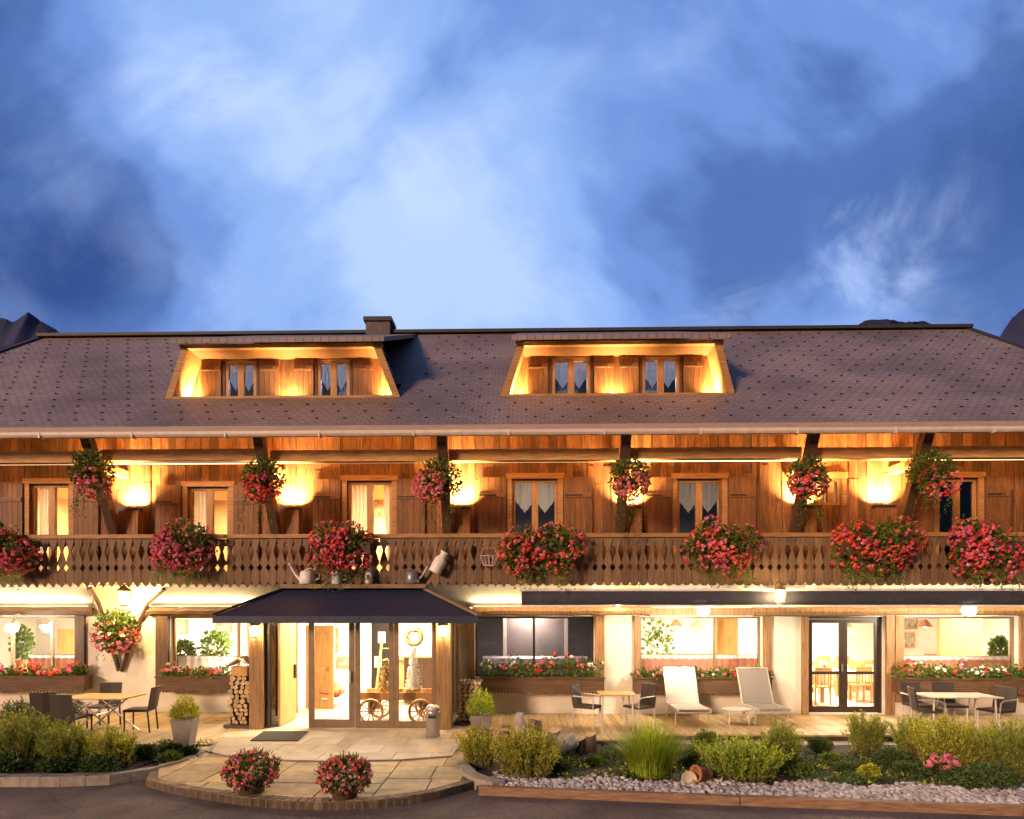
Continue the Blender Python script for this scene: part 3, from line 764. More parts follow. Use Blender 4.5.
b.add([(EL, YE, ZE), (XL, YR, ZR), (EL, yb, ZE)], [(0, 1, 2)]); b.add([(ER, YE, ZE), (ER, yb, ZE), (XR_, YR, ZR)], [(0, 1, 2)])
b.add([(EL, yb, ZE), (XL, YR, ZR), (XR_, YR, ZR), (ER, yb, ZE)], [(0, 1, 2, 3)])
b.add([(EL, YE, ZE-.02), (ER, YE, ZE-.02), (ER, YE+1.58, zr(YE+1.58)-.15), (EL, YE+1.58, zr(YE+1.58)-.15)], [(3, 2, 1, 0)])
roof = b.build('roof', M['slate'], H, recalc=False)
b = MB(); b.beam((XL-.05, YR, ZR+.03), (XR_+.05, YR, ZR+.03), .34, .09); b.beam((XR_, YR, ZR+.02), (ER, YE, ZE+.04), .2, .06); b.beam((XL, YR, ZR+.02), (EL, YE, ZE+.04), .2, .06)
b.build('ridge_cap', M['ridge'], roof)
b = MB(); y = YE+.35; j = 0; nv = Vector((0, -TP, 1)).normalized(); rot = Matrix.Rotation(math.atan(TP), 3, 'X')
while y < YR-.25:
    l, r = hx(y); x = l+.3+(j % 2)*.3
    while x < r-.2:
        if not any(d[0]-.25 < x < d[1]+.25 and YD-.12 < y for d in dr):
            b.obox((x+rnd(-.02, .02), y, zr(y)+.014), (.065, .026, .024), rot)
        x += .6
    y += .36; j += 1
struct(b.build('snow_hook', M['ridge'], roof), 'stuff')
# fascia and gutter
b = MB(); b.box(EL, ER, YE-.045, YE-.001, ZE-.155, ZE+.005); b.build('fascia', M['fascia'], H)
b = MB(); x = EL
while x < ER:
    e = min(x+2.0, ER); pts = [(-.075, .0), (-.07, -.05), (-.04, -.085), (0, -.095), (.03, -.08), (.035, -.0), (.028, 0), (.02, -.07), (0, -.085), (-.035, -.075), (-.06, -.045), (-.065, 0)]
    b.prism([(YE-.13+u*1.15, ZE-.15+w*1.2) for u, w in pts], x, e-.006, 'X')
    b.box(e-.02, e+.014, YE-.225, YE-.085, ZE-.275, ZE-.145); x = e
b.build('gutter', M['zinc'], H)
# chimney
cx = ax(380, YR); b = MB(); b.box(cx-.37, cx+.37, YR-.3, YR+.3, ZR-.4, ZR+.27); ch = b.build('chimney', M['chimney'], H)
b = MB(); b.box(cx-.43, cx+.43, YR-.36, YR+.36, ZR+.275, ZR+.40); b.build('chimney_cap', M['iron'], ch)
# dormers
for di, (x0, x1, t0, t1) in enumerate(dr):
    fw = .17; ze = zr
    b = MB()                                        # raking cheeks, floor, front frame
    for sgn, xa, xt in ((1, x0, t0), (-1, x1, t1)):
        q = sgn*fw
        b.prism([(xa, ZD0-.02), (xa+q, ZD0-.02), (xt+q, ZD1), (xt, ZD1)], YD, YD+.08, 'Y')
    b.box(x0+fw, x1-fw, YD, YD+.06, ZD0-.03, ZD0+.03)
    b.prism([(t0-.03, ZD1+.001), (t1+.03, ZD1+.001), (t1+.03, ZD1+.10), (t0-.03, ZD1+.10)], YD-.03, YD+.1, 'Y')
    dm = b.build('dormer', M['goldx'], H)
    b = MB()
    for sgn, xa, xt in ((1, x0, t0), (-1, x1, t1)):
        q = sgn*.05; q1 = sgn*.11
        b.prism([(xa+q, ZD0-.25), (xa+q1, ZD0-.25), (xt+q1, ZD1+.02), (xt+q, ZD1+.02)], YD+.082, 19.0, 'Y')
    b.build('dormer_cheek', M['slate'], dm)
    for sgn, xa, xt in ((1, x0, t0), (-1, x1, t1)):
        b = MB(); q = sgn*.114; q1 = sgn*.15
        b.prism([(xa+q, ZD0-.05), (xa+q1, ZD0-.05), (xt+q1, ZD1), (xt+q, ZD1)], YD+.084, YBK, 'Y')
        b.build('dormer_lining', M['gold'], dm)
    b = MB(); yf = YD-.22; pit = .44; zf = ZD1+.16
    yb_ = (zf-pit*yf-ZE+TP*YE)/(TP-pit); yb_ = min(yb_, YR-.05)
    def zz(y): return zf+pit*(y-yf)
    b.add([(t0-.12, yf, zz(yf)), (t1+.12, yf, zz(yf)), (t1+.05, yb_, zz(yb_)), (t0-.05, yb_, zz(yb_)),
           (t0-.12, yf, zz(yf)-.11), (t1+.12, yf, zz(yf)-.11), (t1+.05, yb_, zz(yb_)-.11), (t0-.05, yb_, zz(yb_)-.11)],
          [(0, 1, 2, 3), (7, 6, 5, 4), (0, 4, 5, 1), (1, 5, 6, 2), (3, 7, 4, 0), (2, 6, 7, 3)])
    b.build('dormer_roof', M['slate'], dm)
    b = MB(); b.box(t0, t1, YD+.1, YBK, ZD1+.005, ZD1+.06); b.build('dormer_ceiling', M['shutter'], dm)
    b = MB(); b.box(x0+.12, x1-.12, YD+.062, YBK, ZD0-.2, ZD0-.12); b.build('dormer_floor', M['zinc'], dm)
    # back wall of vertical boards with two window openings
    wins = ([(226, 257), (318, 350)], [(552, 590), (642, 679)])[di]
    zt = at(300, 361, YBK)[1]; WO = [(ax(a, YBK), ax(c, YBK), ZD0-.1, zt) for a, c in wins]
    b = MB(); x = x0+.1; rg = random.Random(21+di)
    while x < x1-.1:
        w = rg.uniform(.12, .2); e = min(x+w, x1-.1); c = (x+e)/2
        z0 = ZD0-.12
        for (a, bb, _, z1) in WO:
            if a-.02 < c < bb+.02: z0 = z1
        p = clip([(x, z0), (e-.005, z0), (e-.005, ZD1+.05), (x, ZD1+.05)], [(x0+.11, ZD0-.12), (x1-.11, ZD0-.12), (t1-.11, ZD1+.05), (t0+.11, ZD1+.05)])
        if len(p) >= 3: b.prism(p, YBK+rg.uniform(0, .015), YBK+.06, 'Y')
        x = e
    b.build('dormer_wall', M['board'], dm)
    for wi, (a, c, z0, z1) in enumerate(WO):
        upper_window(a, c, z0, z1, YBK-.02, 'dormer'); casing(a, c, z0, z1, YBK, .07, 'darkx')
        sw = .5
        shutter(a-.09-sw, a-.09, z0, z1+.02, YBK-.07); shutter(c+.09, c+.09+sw, z0, z1+.02, YBK-.07)
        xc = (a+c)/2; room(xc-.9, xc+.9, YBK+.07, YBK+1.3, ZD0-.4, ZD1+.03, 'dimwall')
        light('AREA', (xc, YBK+1.25, ZD1-.3), 24, (.7, .78, 1), H, .5, aim=(0, -1, -.6))

# uplights (lamp things) with their light
UPW = (1, .64, .27)
def uplight(x, y, z, label, energy, aim, w=.4):
    t = thing('uplight', label, 'uplight', (x, y, z), 0, 'warm uplights on the timber walls')
    b = MB(); b.box(-w/2-.03, w/2+.03, -.05, .05, 0, .08); b.build('housing', M['iron'], t)
    b = MB(); b.box(-w/2, w/2, -.035, .035, .0805, .082); b.build('lens', M['lens'], t)
    light('AREA', (0, 0, .10), energy, UPW, t, w, aim=aim, sy=.06, spread=R(118))
names = ['leftmost roof strut', 'second roof strut from the left', 'roof strut above the porch', 'roof strut right of the porch', 'strut with the small window behind', 'rightmost roof strut, on its left']
for i, x in enumerate(ST[1:-1]):
    xx = x+.27 if i != 5 else x-.3
    uplight(xx, YW-.2, 4.80, 'small black uplight washing the boards beside the '+names[i], 200, (0, .22, 1), .46)
for di, (x0, x1, t0, t1) in enumerate(dr):
    zfl = ZD0-.12
    for k, xx in enumerate((x0+.42, (x0+x1)/2, x1-.42)):
        uplight(xx, YBK-.16, zfl, 'small uplight at the %s of the %s dormer recess' % (('left end', 'middle', 'right end')[k], ('left', 'right')[di]), 60, ((-.12, .0, .12)[k], .2, 1), .3)

# ------------------------------------------------------------------ ground floor windows, beams, sills
def gwindow(k, mull, y=YW+.12, fr='frame', pane='glass'):
    x0, x1 = GW[k]; b = MB(); f = .05
    b.box(x0, x0+f, y, y+.07, ZS, ZT); b.box(x1-f, x1, y, y+.07, ZS, ZT); b.box(x0+f, x1-f, y, y+.07, ZT-f, ZT); b.box(x0+f, x1-f, y, y+.07, ZS, ZS+f)
    ms = [PX(p) for p in mull]
    for m_ in ms: b.box(m_-.028, m_+.028, y, y+.07, ZS+f, ZT-f)
    w = b.build('window', M[fr], H); e = [x0+f]+ms+[x1-f]
    for i in range(len(e)-1):
        p = MB(); p.box(e[i]+.03*(i > 0), e[i+1]-.03*(i < len(e)-2), y+.03, y+.038, ZS+f, ZT-f); p.build('pane', M[pane], w)
    return w
def cafe(w, px0, px1, ztop, y=YW+.26, m='pinkcloth'):
    """gathered half curtain with a lace heading on a rod"""
    x0, x1 = PX(px0), PX(px1); n = int((x1-x0)/.03); b = MB()
    for z0, z1, mi in ((ZS-.05, ztop-.08, 0), (ztop-.08, ztop, 1)):
        vs = []
        for i in range(n+1):
            x = x0+(x1-x0)*i/n; yy = y+.022*math.sin(i*1.05)+.008*math.sin(i*.37)
            vs += [(x, yy-.004*mi, z0-(.03*abs(math.sin(i*.5)) if mi else 0)), (x, yy-.004*mi, z1)]
        b.add(vs, [(2*i, 2*i+2, 2*i+3, 2*i+1) for i in range(n)], mi)
    b.build('half_curtain', [M[m], M['lace']], w, recalc=False)
    r = MB(); r.tube([(x0, y, ztop), (x1, y, ztop)], .011, 6); r.build('curtain_rod', M['oak'], w)
w1 = gwindow('w1', [8, 48]); cafe(w1, 20, 76, 1.36)
w2 = gwindow('w2', [236], fr='gold'); cafe(w2, 172, 247, 1.33, m='lace')
w3 = gwindow('w3', [534], fr='doorframe', pane='glassr')
w4 = gwindow('w4', [716]); cafe(w4, 641, 762, 1.38)
w5 = gwindow('w5', []); cafe(w5, 904, 1018, 1.36)
# double glazed door
x0, x1 = GW['d']; b = MB(); y = YW+.1
b.box(x0, x0+.06, y, y+.1, .021, ZT); b.box(x1-.06, x1, y, y+.1, .021, ZT); b.box(x0+.06, x1-.06, y, y+.1, ZT-.06, ZT)
dd = b.build('terrace_door', M['doorframe'], H); xm = (x0+x1)/2
for a, c in ((x0+.065, xm-.004), (xm+.004, x1-.065)):
    b = MB(); f = .09; zt = ZT-.065
    b.box(a, a+f, y+.02, y+.07, .03, zt); b.box(c-f, c, y+.02, y+.07, .03, zt); b.box(a+f, c-f, y+.02, y+.07, zt-f, zt); b.box(a+f, c-f, y+.02, y+.07, .03, .17); b.box(a+f, c-f, y+.02, y+.07, .93, 1.0)
    b.build('door_leaf', M['doorframe'], dd)
    b = MB(); b.box(a+f, c-f, y+.042, y+.05, .17, .93); b.box(a+f, c-f, y+.042, y+.05, 1.0, zt-f); b.build('pane', M['glass'], dd)
h = MB(); h.box(xm-.05, xm-.03, y-.03, y+.018, 1.0, 1.18); h.build('handle', M['steel'], dd)
# timber posts and rough lintels
def post(px0, px1, z0, z1, y0=YW-.07, y1=YW+.08, m='darkx'):
    b = MB(); b.box(PX(px0), PX(px1), y0, y1, z0, z1); return b.build('timber_post', M[m], H)
for a, c, z0 in ((76.5, 86, .5), (157, 169.5, .5), (595, 604, .5), (634, 639.5, .5), (762.5, 770, .5), (801, 807.5, .01), (885, 893, .01), (894, 902.5, .3), (1018.5, 1026, .3), (467, 474.5, .01)):
    post(a, c, z0, ZT+.02, m='dark' if a in (76.5, 157) else 'post')
for a, c in ((-300, 94), (150, 262), (472, 650), (752, 1300)):
    b = MB(); n = 14; xa, xb = PX(a), PX(c)
    pts = [(xa+(xb-xa)*i/n, YW-.07, ZT+.125+rnd(-.012, .012)) for i in range(n+1)]
    b.tube(pts, [.105+rnd(-.012, .012) for _ in pts], 8); b.build('lintel', M['darkx' if a < 200 else 'post'], H)
    xa, xb = max(xa, -15), min(xb, 14)
    b = MB(); b.box(xa+.05, xb-.05, YW-.165, YW-.14, 2.537, 2.547); b.build('light_strip', M['strip'], H)
    light('AREA', ((xa+xb)/2, YW-.175, 2.56), 11*(xb-xa), (1, .76, .42), H, xb-xa-.1, aim=(0, -.85, .55), sy=.03)
b = MB(); b.box(PX(640), PX(762), YW-.05, YW+.1, ZT+.02, ZT+.2); b.build('lintel', M['post'], H)

# forked branch struts on the left pillar
b = MB()
yk = YW-.06
for pts in ([(119, 671, yk), (112, 645, yk), (104, 620, yk), (99, 604, YW-.2), (90, 588, YW-.9)], [(121, 671, yk), (130, 645, yk), (140, 620, yk), (148, 604, YW-.2), (164, 589, YW-.9)]):
    P = []
    for px, py, yy in pts:
        X, Z = at(px, py, yy); P.append((X, yy, Z))
    b.tube(P, [.05, .052, .05, .045, .045], 8)
b.build('forked_strut', M['dark'], H)

# interior rooms on the ground floor
XA, XB_, XC_, XD_ = -15.28, LOB[0]-.1, LOB[1]+.1, PX(612)
def groom(x0, x1, y1, m, z1=2.62, nm='room'): return room(x0, x1, YW+.301, y1, .015, z1, m, nm, 'tile')
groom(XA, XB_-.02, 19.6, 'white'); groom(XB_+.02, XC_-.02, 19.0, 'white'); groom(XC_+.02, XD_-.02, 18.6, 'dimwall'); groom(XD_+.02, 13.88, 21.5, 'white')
WARM = (1, .85, .62)
def ceiling_lamp(x, y, z, label, e, sz=.5):
    t = thing('ceiling_lamp', label, 'ceiling lamp', (x, y, z), 0, 'ceiling lamps in the ground-floor rooms')
    b = MB(); b.lathe([(.17, -.05), (.19, -.02), (.19, .0)], n=20); b.build('lamp_base', M['steel'], t)
    b = MB(); b.lathe([(.02, -.14), (.10, -.125), (.15, -.09), (.165, -.052)], n=20); b.build('lamp_shade', M['ceil'], t, smooth=True)
    light('AREA', (0, 0, -.16), e, WARM, t, sz, aim=(0, 0, -1))
    light('POINT', (0, 0, -.35), e*.35, WARM, t, .12)
for x, lb in ((-11.2, 'round ceiling lamp seen behind the leftmost window'), (-7.3, 'round ceiling lamp inside the window left of the porch')):
    ceiling_lamp(x, 17.0, 2.61, lb, 220)
for x, y, lb in ((-4.3, 17.3, 'round lobby ceiling lamp behind the open porch side'), (-2.8, 16.6, 'round lobby ceiling lamp above the cart')):
    ceiling_lamp(x, y, 2.61, lb, 110)
for x, y, lb in ((3.3, 17.6, 'round dining room ceiling lamp behind the potted tree'), (5.6, 17.2, 'round dining room ceiling lamp near the brown curtain'), (8.2, 17.4, 'round dining room ceiling lamp behind the double door'), (8.4, 19.8, 'round dining room ceiling lamp deepest behind the door'), (12.6, 17.0, 'round dining room ceiling lamp behind the rightmost window')):
    ceiling_lamp(x, y, 2.61, lb, 170)

# ------------------------------------------------------------------ entrance porch
P = thing('entrance_porch', 'glazed entrance porch on timber posts with a dark blue hipped roof', 'porch', (0, 0, 0))
YP = 13.2
pl0, pl1 = ax(252, YP), ax(266, YP); pr0, pr1 = ax(437, YP), ax(451, YP)
for a, c in ((pl0, pl1), (pr0, pr1)):
    b = MB(); b.box(a, c, YP-.14, YP+.14, .0, 2.32); b.build('porch_post', M['post'], P)
    b = MB(); b.box(a+.02, c-.02, YW-.32, YW-.08, .0, 2.36); b.build('porch_post', M['post'], P)
b = MB(); b.box(pl0-.1, pr1+.1, YP-.1, YP+.1, 2.321, 2.47); b.build('porch_beam', M['darkx'], P)
b = MB(); b.box(pl0-.1, pl1, YP+.11, YW-.02, 2.321, 2.46); b.build('porch_beam', M['darkx'], P)
b = MB(); b.box(pr0, pr1+.1, YP+.11, YW-.02, 2.321, 2.46); b.build('porch_beam', M['darkx'], P)
b = MB(); b.box(pl1+.01, pr0-.01, YP+.11, YW-.01, 2.44, 2.47); b.build('porch_ceiling', M['white'], P)
b = MB(); b.box(pl0, pr1, YP-.1, YW+.3, .001, .012); b.build('porch_floor', M['tile'], P)
# hipped roof
yf = 12.6; zf = 2.33; yt = 13.86; ztop = 2.93
a0, a1 = ax(213, yf), ax(478, yf); t0, t1 = ax(286, yt), ax(424, yt)
b = MB(); th = .07
def rp(z): return [(a0, yf, zf+z), (a1, yf, zf+z), (t1, yt, ztop+z), (t0, yt, ztop+z), (a0+.35, yt, zf+.06+z), (a1-.1, yt, zf+.06+z)]
vs = rp(0)+rp(-th)
b.add(vs, [(0, 1, 2, 3), (0, 3, 4), (1, 5, 2), (9, 8, 7, 6), (10, 9, 6), (8, 11, 7), (0, 6, 7, 1), (1, 7, 11, 5), (0, 4, 10, 6), (4, 3, 9, 10), (3, 2, 8, 9), (2, 5, 11, 8)])
pr_ = b.build('porch_roof', M['navy'], P)
b = MB(); b.box(t0-.05, t1+.05, yt-.2, yt+.03, ztop-.005, ztop+.085); b.build('roof_shelf', M['railx'], P)
b = MB(); b.beam((t1-.02, yt-.02, ztop+.02), (a1+.02, yf, zf+.035), .12, .05); b.build('hip_board', M['railx'], pr_)
b = MB(); b.beam((t0+.02, yt-.02, ztop+.02), (a0-.02, yf, zf+.035), .09, .04); b.build('hip_board', M['ridge'], pr_)
b = MB(); b.box(a0, a1, yf-.03, yf-.002, zf-.13, zf+.01); b.build('roof_edge', M['navy'], pr_)
# lean-to pieces that close the gap between the roof shelf and the house wall
b = MB(); b.box(a0+.5, a1-.3, yt+.032, YW-.02, 2.475, 2.52); b.build('porch_flat_roof', M['navy'], P)
# glazed front: three panels, the leftmost bay open
def glazed(name, xa, xb, y, z0, z1, f=.075, m='frame', mid=None):
    b = MB(); b.box(xa, xa+f, y, y+.05, z0, z1); b.box(xb-f, xb, y, y+.05, z0, z1); b.box(xa+f, xb-f, y, y+.05, z1-f, z1); b.box(xa+f, xb-f, y, y+.05, z0, z0+f*1.5)
    o_ = b.build(name, M[m], P); p = MB(); p.box(xa+f, xb-f, y+.02, y+.028, z0+f*1.5, z1-f); p.build('pane', M['glass'], o_); return o_
e = [ax(p, YP) for p in (309, 355, 394, 436)]
g1 = glazed('glass_door', e[0], e[1]-.005, YP-.03, .02, 2.315, .115)
hh = MB(); hh.box(e[1]-.10, e[1]-.07, YP-.08, YP-.032, .95, 1.2); hh.build('handle', M['steel'], g1)
glazed('glass_panel', e[1]+.005, e[2]-.005, YP-.01, .015, 2.315, .10); glazed('glass_panel', e[2]+.005, e[3], YP-.01, .015, 2.315, .09)
b = MB(); b.box(pl1+.001, pl1+.09, YP-.06, YP+.06, .015, 2.32); b.build('door_jamb', M['doorframe'], P)
# side glazing of the porch
for xx in (pl0+.12, pr0+.16):
    b = MB()
    for ya, yb2 in ((YP+.145, YP+.2), (YP+.95, YP+1.0), (YW-.39, YW-.325)): b.box(xx, xx+.05, ya, yb2, .02, 2.318)
    b.box(xx, xx+.05, YP+.2, YW-.39, .02, .1)
    o_ = b.build('glass_panel', M['frame'], P); p = MB(); p.box(xx+.02, xx+.028, YP+.205, YW-.395, .1, 2.318); p.build('pane', M['glass'], o_)
# hinged leaf standing open inwards
b = MB(); xo = pl1+.22; b.box(xo, xo+.045, YP+.1, YP+1.0, .03, 2.2); ol = b.build('open_door', M['oak'], P)
b = MB(); b.box(xo+.047, xo+.09, YP+.85, YP+.92, .95, 1.25); b.build('handle', M['iron'], ol)
light('AREA', ((pl0+pr1)/2, 14.1, 2.43), 150, (1, .82, .55), P, 2.4, aim=(0, 0, -1), sy=.4)

# ------------------------------------------------------------------ lamps outside
def lantern(x, y, z, label, e, s=1.0, bulb='bulb', rad=.06):
    """bracketed four-sided wall lantern; origin at the lamp, bracket towards the wall"""
    t = thing('wall_lantern', label, 'lantern', (x, y, z), 0, 'wall lanterns'); s_ = s
    b = MB(); b.lathe([(.15*s_, .13*s_), (.12*s_, .17*s_), (.05*s_, .23*s_), (.015*s_, .27*s_)], n=6); b.build('lantern_cap', M['brass'], t)
    b = MB(); b.lathe([(.05*s_, -.17*s_), (.085*s_, -.15*s_), (.085*s_, -.135*s_)], n=6)
    for k in range(6):
        q = k*math.pi/3; b.tube([(.085*s_*math.cos(q), .085*s_*math.sin(q), -.14*s_), (.125*s_*math.cos(q), .125*s_*math.sin(q), .135*s_)], .006*s_, 4)
    b.build('cage', M['brass'], t)
    b = MB(); b.ball((0, 0, 0), (.082*s_, .082*s_, .125*s_)); b.build('bulb', M[bulb], t, smooth=True)
    b = MB(); b.tube([(0, 0, .25*s_), (0, .06*s_, .31*s_), (0, .2*s_, .30*s_), (0, .28, .1*s_)], .012, 6); b.build('bracket', M['iron'], t)
    light('POINT', (0, 0, 0), e, (1, .66, .26), t, .11*s)
    return t
X, Z = at(124, 598, 14.4); lantern(X, 14.4, Z, 'large glowing lantern above the flower fork on the left pillar', 600, 1.15)
X, Z = at(780, 596, 13.38); lantern(X, 13.38, Z, 'lantern glowing at the head of the pillar left of the double door', 150, .95)
X, Z = at(618, 604, 14.9); lantern(X, 14.9, Z, 'small lantern tucked under the eave of the narrow white pillar', 90, .6)
X, Z = at(255, 631, 13.0); lantern(X, 12.97, Z, 'lantern on the left post of the entrance porch', 190, .85)
X, Z = at(443, 631, 13.0); lantern(X, 12.97, Z, 'lantern on the right post of the entrance porch', 190, .85)
def floodlight(px, py, y, label, e):
    X, Z = at(px, py, y); t = thing('floodlight', label, 'floodlight', (X, y, Z), 0, 'white floodlights under the awnings')
    b = MB(); b.lathe([(.06, .12), (.09, .03), (.10, -.03), (.10, -.05)], n=16)
    b.build('lamp_head', M['alu'], t)
    b = MB(); b.ball((0, -.03, -.09), (.13, .13, .11)); b.build('bulb', M['bulbw'], t, smooth=True)
    b = MB(); b.tube([(0, .02, .12), (0, .1, .22), (0, .3, .24)], .018, 6); b.build('bracket', M['alu'], t)
    light('POINT', (0, -.05, -.16), e, (1, .82, .58), t, .07)
floodlight(703, 607, 13.75, 'blazing white floodlight under the awning above the loungers', 1000)
floodlight(13, 624, 14.85, 'white floodlight on the window post at the left edge', 450)
floodlight(968, 606, 13.75, 'blazing white floodlight under the awning by the rightmost window', 800)

# ------------------------------------------------------------------ awnings
def awning(px0, px1, label):
    y = 13.62; x0, x1 = ax(px0, y), ax(px1, y); za, zb = at(760, 606, y)[1], at(760, 589, y)[1]
    t = thing('awning', label, 'awning', ((x0+x1)/2, y, za), 0, 'retracted awnings along the balcony foot'); w = (x1-x0)/2
    h_ = zb-za
    b = MB(); b.box(-w, w, .05, .24, .05, h_); b.build('cassette', M['alu'], t)
    b = MB(); n = 60; pr = [(.04, .022), (.005, .05), (-.02, .11), (-.028, .18), (-.015, .25), (.02, h_-.045)]; vs = []
    for i in range(n+1):
        x = -w+.02+(2*w-.04)*i/n; q = .010*math.sin(i*.9+px0)+.007*math.sin(i*2.3)
        vs += [(x, u+q*(1 if 0 < j < 5 else 0), z) for j, (u, z) in enumerate(pr)]
    b.add(vs, [(i*6+j, (i+1)*6+j, (i+1)*6+j+1, i*6+j+1) for i in range(n) for j in range(5)]); b.build('folded_cloth', M['awning'], t, smooth=True, recalc=False)
    b = MB(); b.box(-w, w, .0, .06, h_-.04, h_+.012); b.build('top_profile', M['enamel'], t)
    b = MB(); b.box(-w, w, -.01, .045, -.02, .018); b.build('front_bar', M['enamel'], t)
awning(521, 778.5, 'long dark awning rolled up above the lounger terrace'); awning(781, 1250, 'long dark awning rolled up above the double door')

# ------------------------------------------------------------------ plants
def ellips(c, r, lo=.55):
    d = rvec(); q = rnd(lo, 1)**.6; return Vector((c[0]+d.x*r[0]*q, c[1]+d.y*r[1]*q, c[2]+d.z*r[2]*q)), d
def leafball(b, c, r, n, L, lo=.4, mi=0):
    for _ in range(n):
        p, d = ellips(c, r, lo); dd = (d+rvec()*.9+Vector((0, 0, .15))).normalized(); b.leaf(p, dd, rvec(), L*rnd(.6, 1.3), L*rnd(.5, .9), mi)
def blossoms(b, c, r, n, fr, mis, k=6, lo=.85, cond=None):
    """n geranium heads, each a dome of small flowers"""
    i = 0
    while i < n:
        p, d = ellips(c, r, lo)
        if cond and not cond(p, d): continue
        i += 1; mi = random.choice(mis); hr = fr*rnd(1.2, 2.1)
        for _ in range(k):
            e_ = (d*.9+rvec()).normalized(); b.flower(p+e_*hr*.75, e_, fr*rnd(.7, 1.15), mi)
def trail(b, p, L, n, sz, mi=0):
    q = Vector(p); dx = rnd(-.15, .15)
    for i in range(n):
        q = q+Vector((dx*.06+rnd(-.012, .012), rnd(-.012, .012), -L/n)); b.leaf(q, Vector((rnd(-1, 1), rnd(-1, 1), rnd(-.9, .1))), rvec(), sz*rnd(.7, 1.2), sz*.7, mi)
FL = ['pred', 'pcoral', 'ppink', 'pmag', 'pwhite']
def railing_basket(px, py, rx, rz, mis, label, seed, green=(.35, .25)):
    random.seed(seed); y = 13.62; X, Z = at(px, py, y); k = y/FPX; rx *= k; rz *= k; ry = .34
    t = thing('geranium_basket', label, 'flower basket', (X, y, Z), 0, 'geranium baskets along the balcony railing')
    b = MB(); b.prism([(-.14, -.12), (.14, -.12), (.17, .12), (-.17, .12)], -rx*.7, rx*.7, 'X'); b.tube([(-rx*.5, .17, .1), (-rx*.5, .3, .3)], .012, 6); b.tube([(rx*.5, .17, .1), (rx*.5, .3, .3)], .012, 6)
    b.build('trough', M['dark'], t)
    b = MB(); lobes = [((rnd(-.66, .66)*rx, rnd(-.2, .1)*ry, rnd(-.3, .4)*rz), (rx*rnd(.38, .55), ry*.8, rz*rnd(.5, .75))) for _ in range(7)]+[((0, 0, 0), (rx*.72, ry*.95, rz*.8))]
    for c_, r_ in lobes: leafball(b, c_, r_, 230, .085, .3)
    for _ in range(26): trail(b, (rnd(-.7, .7)*rx, -ry*.6, -rz*.65), rnd(.15, .5), 14, .05)
    b.build('foliage', M['leaf'], t, recalc=False)
    gx, gz = green[0]*rx, green[1]*rz
    def cond(p, d):
        if d.y > .45: return False
        g = ((p.x-gx)/(rx*.42))**2+((p.z-gz)/(rz*.45))**2
        return (g > 1 or random.random() < .18) and (p.z < rz*.62 or random.random() < .35)
    b = MB()
    for c_, r_ in lobes: blossoms(b, c_, (r_[0]*1.06, r_[1]*1.2, r_[2]*1.06), random.randint(22, 66), .030, mis, 6, .86, cond)
    b.build('blossoms', [M[f] for f in FL], t, recalc=False)
RB = [(8, 549, 29, 30, [3, 3, 0, 2], 'dark crimson geranium basket at the left end of the balcony railing'),
      (181, 548, 38, 29, [2, 2, 3, 0, 3], 'magenta geranium basket on the railing between the two leftmost lit windows'),
      (345, 549, 39, 29, [0, 0, 2, 3], 'red geranium basket on the railing directly above the porch roof'),
      (540, 549, 39, 29, [1, 0, 1, 2], 'coral red geranium basket on the railing just right of the hanging milk can'),
      (722, 548, 38, 28, [1, 2, 1, 2, 0], 'salmon pink geranium basket on the railing above the lounger floodlight'),
      (871, 549, 44, 30, [0, 0, 1, 0, 3], 'bright red geranium basket, widest on the railing, with a green trail'),
      (991, 548, 38, 32, [3, 0, 2, 0], 'crimson geranium basket at the right end of the balcony railing')]
for i, a in enumerate(RB): railing_basket(*a, 100+i, ((.35, .25), (.4, .35), (.45, .2), (.35, .3), (.4, .2), (.3, .55), (.45, .5))[i])
def hanging_basket(px, py, r, mis, nb, label, seed, low, tr=.9):
    random.seed(seed); y = 13.72; X, Z = at(px, py, y); r *= y/FPX
    t = thing('hanging_basket', label, 'hanging basket', (X, y, Z), 0, 'hanging flower baskets under the eaves')
    b = MB(); b.lathe([(.03, -.2), (.13, -.16), (.18, -.02), (.19, .0)], n=14); b.build('basket_bowl', M['dark'], t)
    b = MB(); zt = 5.8-Z
    for q in (0, 2.1, 4.2): b.tube([(.18*math.cos(q), .18*math.sin(q), 0), (0, 0, zt*.6)], .006, 4)
    b.tube([(0, 0, zt*.6), (0, .18, zt+.35)], .006, 4); b.build('chain', M['iron'], t)
    b = MB(); leafball(b, (0, 0, .05), (r, r*.8, r*.95), 850, .085, .2)
    for _ in range(9):
        x = rnd(-.75, .75)*r; trail(b, (x, -r*.3, -r*.5), tr*rnd(.6, 1.1), 22, .05)
    b.build('foliage', M['leaf'], t, recalc=False)
    b = MB(); blossoms(b, (low[0]*r, 0, low[1]*r), (r*.85, r*.85, r*.75), nb, .030, mis, 6, .8, lambda p, d: d.y < .4)
    b.build('blossoms', [M[f] for f in FL], t, recalc=False)
HB = [(92, 472, 21, [2, 0, 2], 70, 'leafy hanging basket with sparse pink flowers, leftmost under the eaves', (.2, -.5), .8),
      (263, 480, 21, [0, 0, 3], 130, 'hanging basket with a thick red fringe, at the second strut from the left', (0, -.35), .95),
      (440, 482, 22, [2, 3, 1], 120, 'hanging basket with rose pink flowers, above the hanging milk can', (-.35, -.2), .9),
      (630, 480, 20, [2, 1, 2], 110, 'hanging basket with pink flowers, at the strut right of the porch', (.05, -.25), 1.0),
      (808, 479, 20, [1, 0, 2], 120, 'hanging basket with coral flowers, in front of the small square window', (0, -.25), .9),
      (930, 473, 22, [2, 0], 55, 'round green hanging basket with few pink flowers, rightmost under the eaves', (.4, -.4), .7)]
